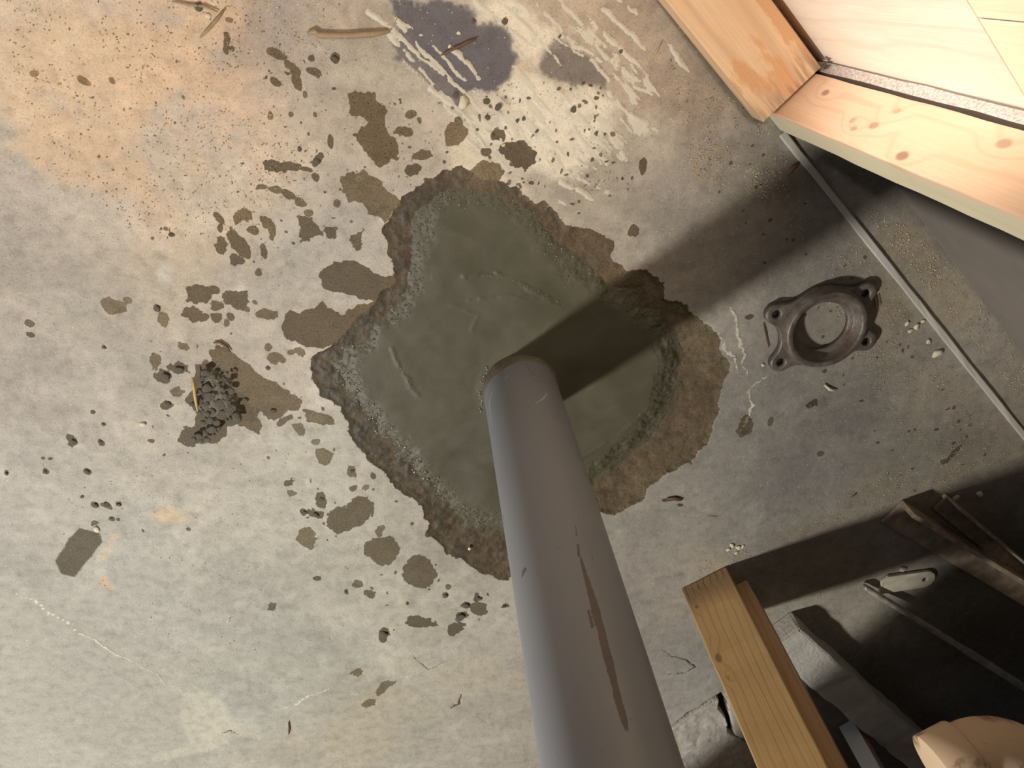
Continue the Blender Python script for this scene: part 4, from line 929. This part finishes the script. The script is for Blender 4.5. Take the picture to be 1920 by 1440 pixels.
stick('straw', [(744,34),(735,52)], .0012, m_straw, 'short straw at the tip of the long weathered stick', 'straw')
stick('straw', [(1242,76),(1230,100),(1222,114)], .0011, m_straw, 'thin straw on the combed mortar near the sole plate', 'straw')
stick('twig', [(420,18),(405,38),(390,55),(375,70)], .0022, m_grey, 'thin curved twig in the dust at the top of the slab', 'twig')
stick('twig', [(322,2),(350,8),(385,12),(408,22)], .0016, m_grey, 'pale twig crossing the dust beside a round pebble', 'twig')
stick('dry_leaf_curl', [(400,643),(412,642),(424,650),(432,660)], .0022, m_brown, 'brown curled shred above the mortar heap', 'shred')
stick('twig', [(1432,606),(1436,625),(1442,652)], .0014, m_brown, 'brown twig lying left of the iron flange', 'twig')
stick('twig', [(1648,552),(1652,572)], .0013, m_brown, 'short brown twig at the right lug of the flange', 'twig')
stick('wood_splinter', [(1641,558),(1645,578)], .0020, m_straw, 'yellow splinter tucked beside the right lug of the flange', 'splinter')
stick('wood_splinter', [(1546,722),(1556,730),(1568,733)], .0028, m_wht, 'pale split splinter on the slab below the flange', 'splinter')
stick('twig', [(541,1354),(542,1368),(541,1378)], .0018, m_brown, 'reddish brown twig at the bottom of the slab', 'twig')
stick('white_sliver', [(424,1168),(431,1160)], .0014, m_wht, 'tiny white sliver on the lower left slab', 'sliver')
stick('dark_scrap', [(1250,936),(1265,934),(1280,937)], .0026, m_brown, 'dark scrap on the slab right of the post', 'scrap')
stick('dark_scrap', [(1596,934),(1606,926)], .0022, m_brown, 'dark scrap on the slab near the end of the rails', 'scrap')
stick('twig', [(1326,968),(1345,970)], .0010, m_brown, 'hair thin dark twig right of the post above the stud', 'twig')
stick('dark_scrap', [(1250,1438),(1262,1425)], .001, m_brown, 'dark thin scrap at the broken corner', 'scrap')
stick('dry_leaf_curl', [(1498,306),(1486,316),(1476,328)], .004, m_brown, 'dark curled scrap on the slab below the upright stud', 'scrap')

# sawdust and grit nobody could count
def grit(name, n, polys, size, mat, label, seed):
    r = np.random.default_rng(seed); V_, Q_ = [], []
    octv = np.array([(1, 0, 0), (0, 1, 0), (-1, 0, 0), (0, -1, 0), (0, 0, 1), (0, 0, -.3)]); octf = np.array([(0, 1, 4), (1, 2, 4), (2, 3, 4), (3, 0, 4), (1, 0, 5), (2, 1, 5), (3, 2, 5), (0, 3, 5)])
    for poly, share in polys:
        p = P2(poly); cnt = int(n * share); got = 0
        while got < cnt:
            x = r.uniform(p[:, 0].min(), p[:, 0].max(), cnt * 2); y = r.uniform(p[:, 1].min(), p[:, 1].max(), cnt * 2)
            cl = fbm(x, y, 22, 3, seed)
            ok = (poly_sdf(x, y, p) > 0) & (r.random(cnt * 2) < np.clip((cl - .35) * 3.2, .05, 1))
            for a, b in zip(x[ok], y[ok]):
                if got >= cnt: break
                s = size * r.uniform(.4, 1.5); ang = r.uniform(0, 6.28); st_ = r.uniform(1, 2.2)
                v = octv * np.array([s * st_, s, s * .7]); ca, sa = math.cos(ang), math.sin(ang)
                vv = np.stack([v[:, 0] * ca - v[:, 1] * sa + a, v[:, 0] * sa + v[:, 1] * ca + b, v[:, 2] + s * .15 + .0005], -1)
                Q_.append(octf + 6 * len(V_)); V_.append(vv); got += 1
    o = obj(name, raw_mesh(name, np.concatenate(V_), np.concatenate(Q_), False), mat); o['kind'] = 'stuff'; tag(o, label, 'grit'); return o
m_g1 = stickmat('sawdust_pale', lc(206, 176, 122), lc(232, 212, 170)); m_g2 = stickmat('grit_dark', lc(132, 108, 82), lc(166, 142, 112))
RB_ = [(1440,260),(1480,300),(1900,840),(1900,900),(1640,960),(1480,1000),(1700,860),(1620,700),(1480,420)]
grit('sawdust', 3200, [(RB_, .30), ([(0,0),(640,0),(560,420),(300,470),(60,300)], .28), ([(1560,360),(1640,420),(1920,760),(1920,640),(1700,420)], .12), ([(1240,120),(1270,80),(1430,240),(1500,400),(1300,330)], .14), ([(1290,1090),(1330,1040),(1400,1020),(1420,1060),(1350,1060)], .05), ([(1440,1130),(1700,1060),(1690,1110),(1480,1190)], .05), ([(150,780),(700,860),(640,1200),(300,1240),(100,1000)], .06)], .0007, m_g1, 'pale sawdust and grit scattered over the slab', 21)
grit('dark_grit', 1500, [(RB_, .28), ([(0,0),(640,0),(560,420),(300,470),(60,300)], .24), ([(1560,360),(1640,420),(1920,760),(1920,640),(1700,420)], .12), ([(1240,120),(1270,80),(1430,240),(1500,400),(1300,330)], .12), ([(840,180),(1150,120),(1190,360),(960,360)], .10), ([(1440,1130),(1700,1060),(1690,1110),(1480,1190)], .04), ([(480,40),(860,180),(760,420),(400,520)], .10)], .0006, m_g2, 'dark grit and crumbs scattered over the slab', 22)
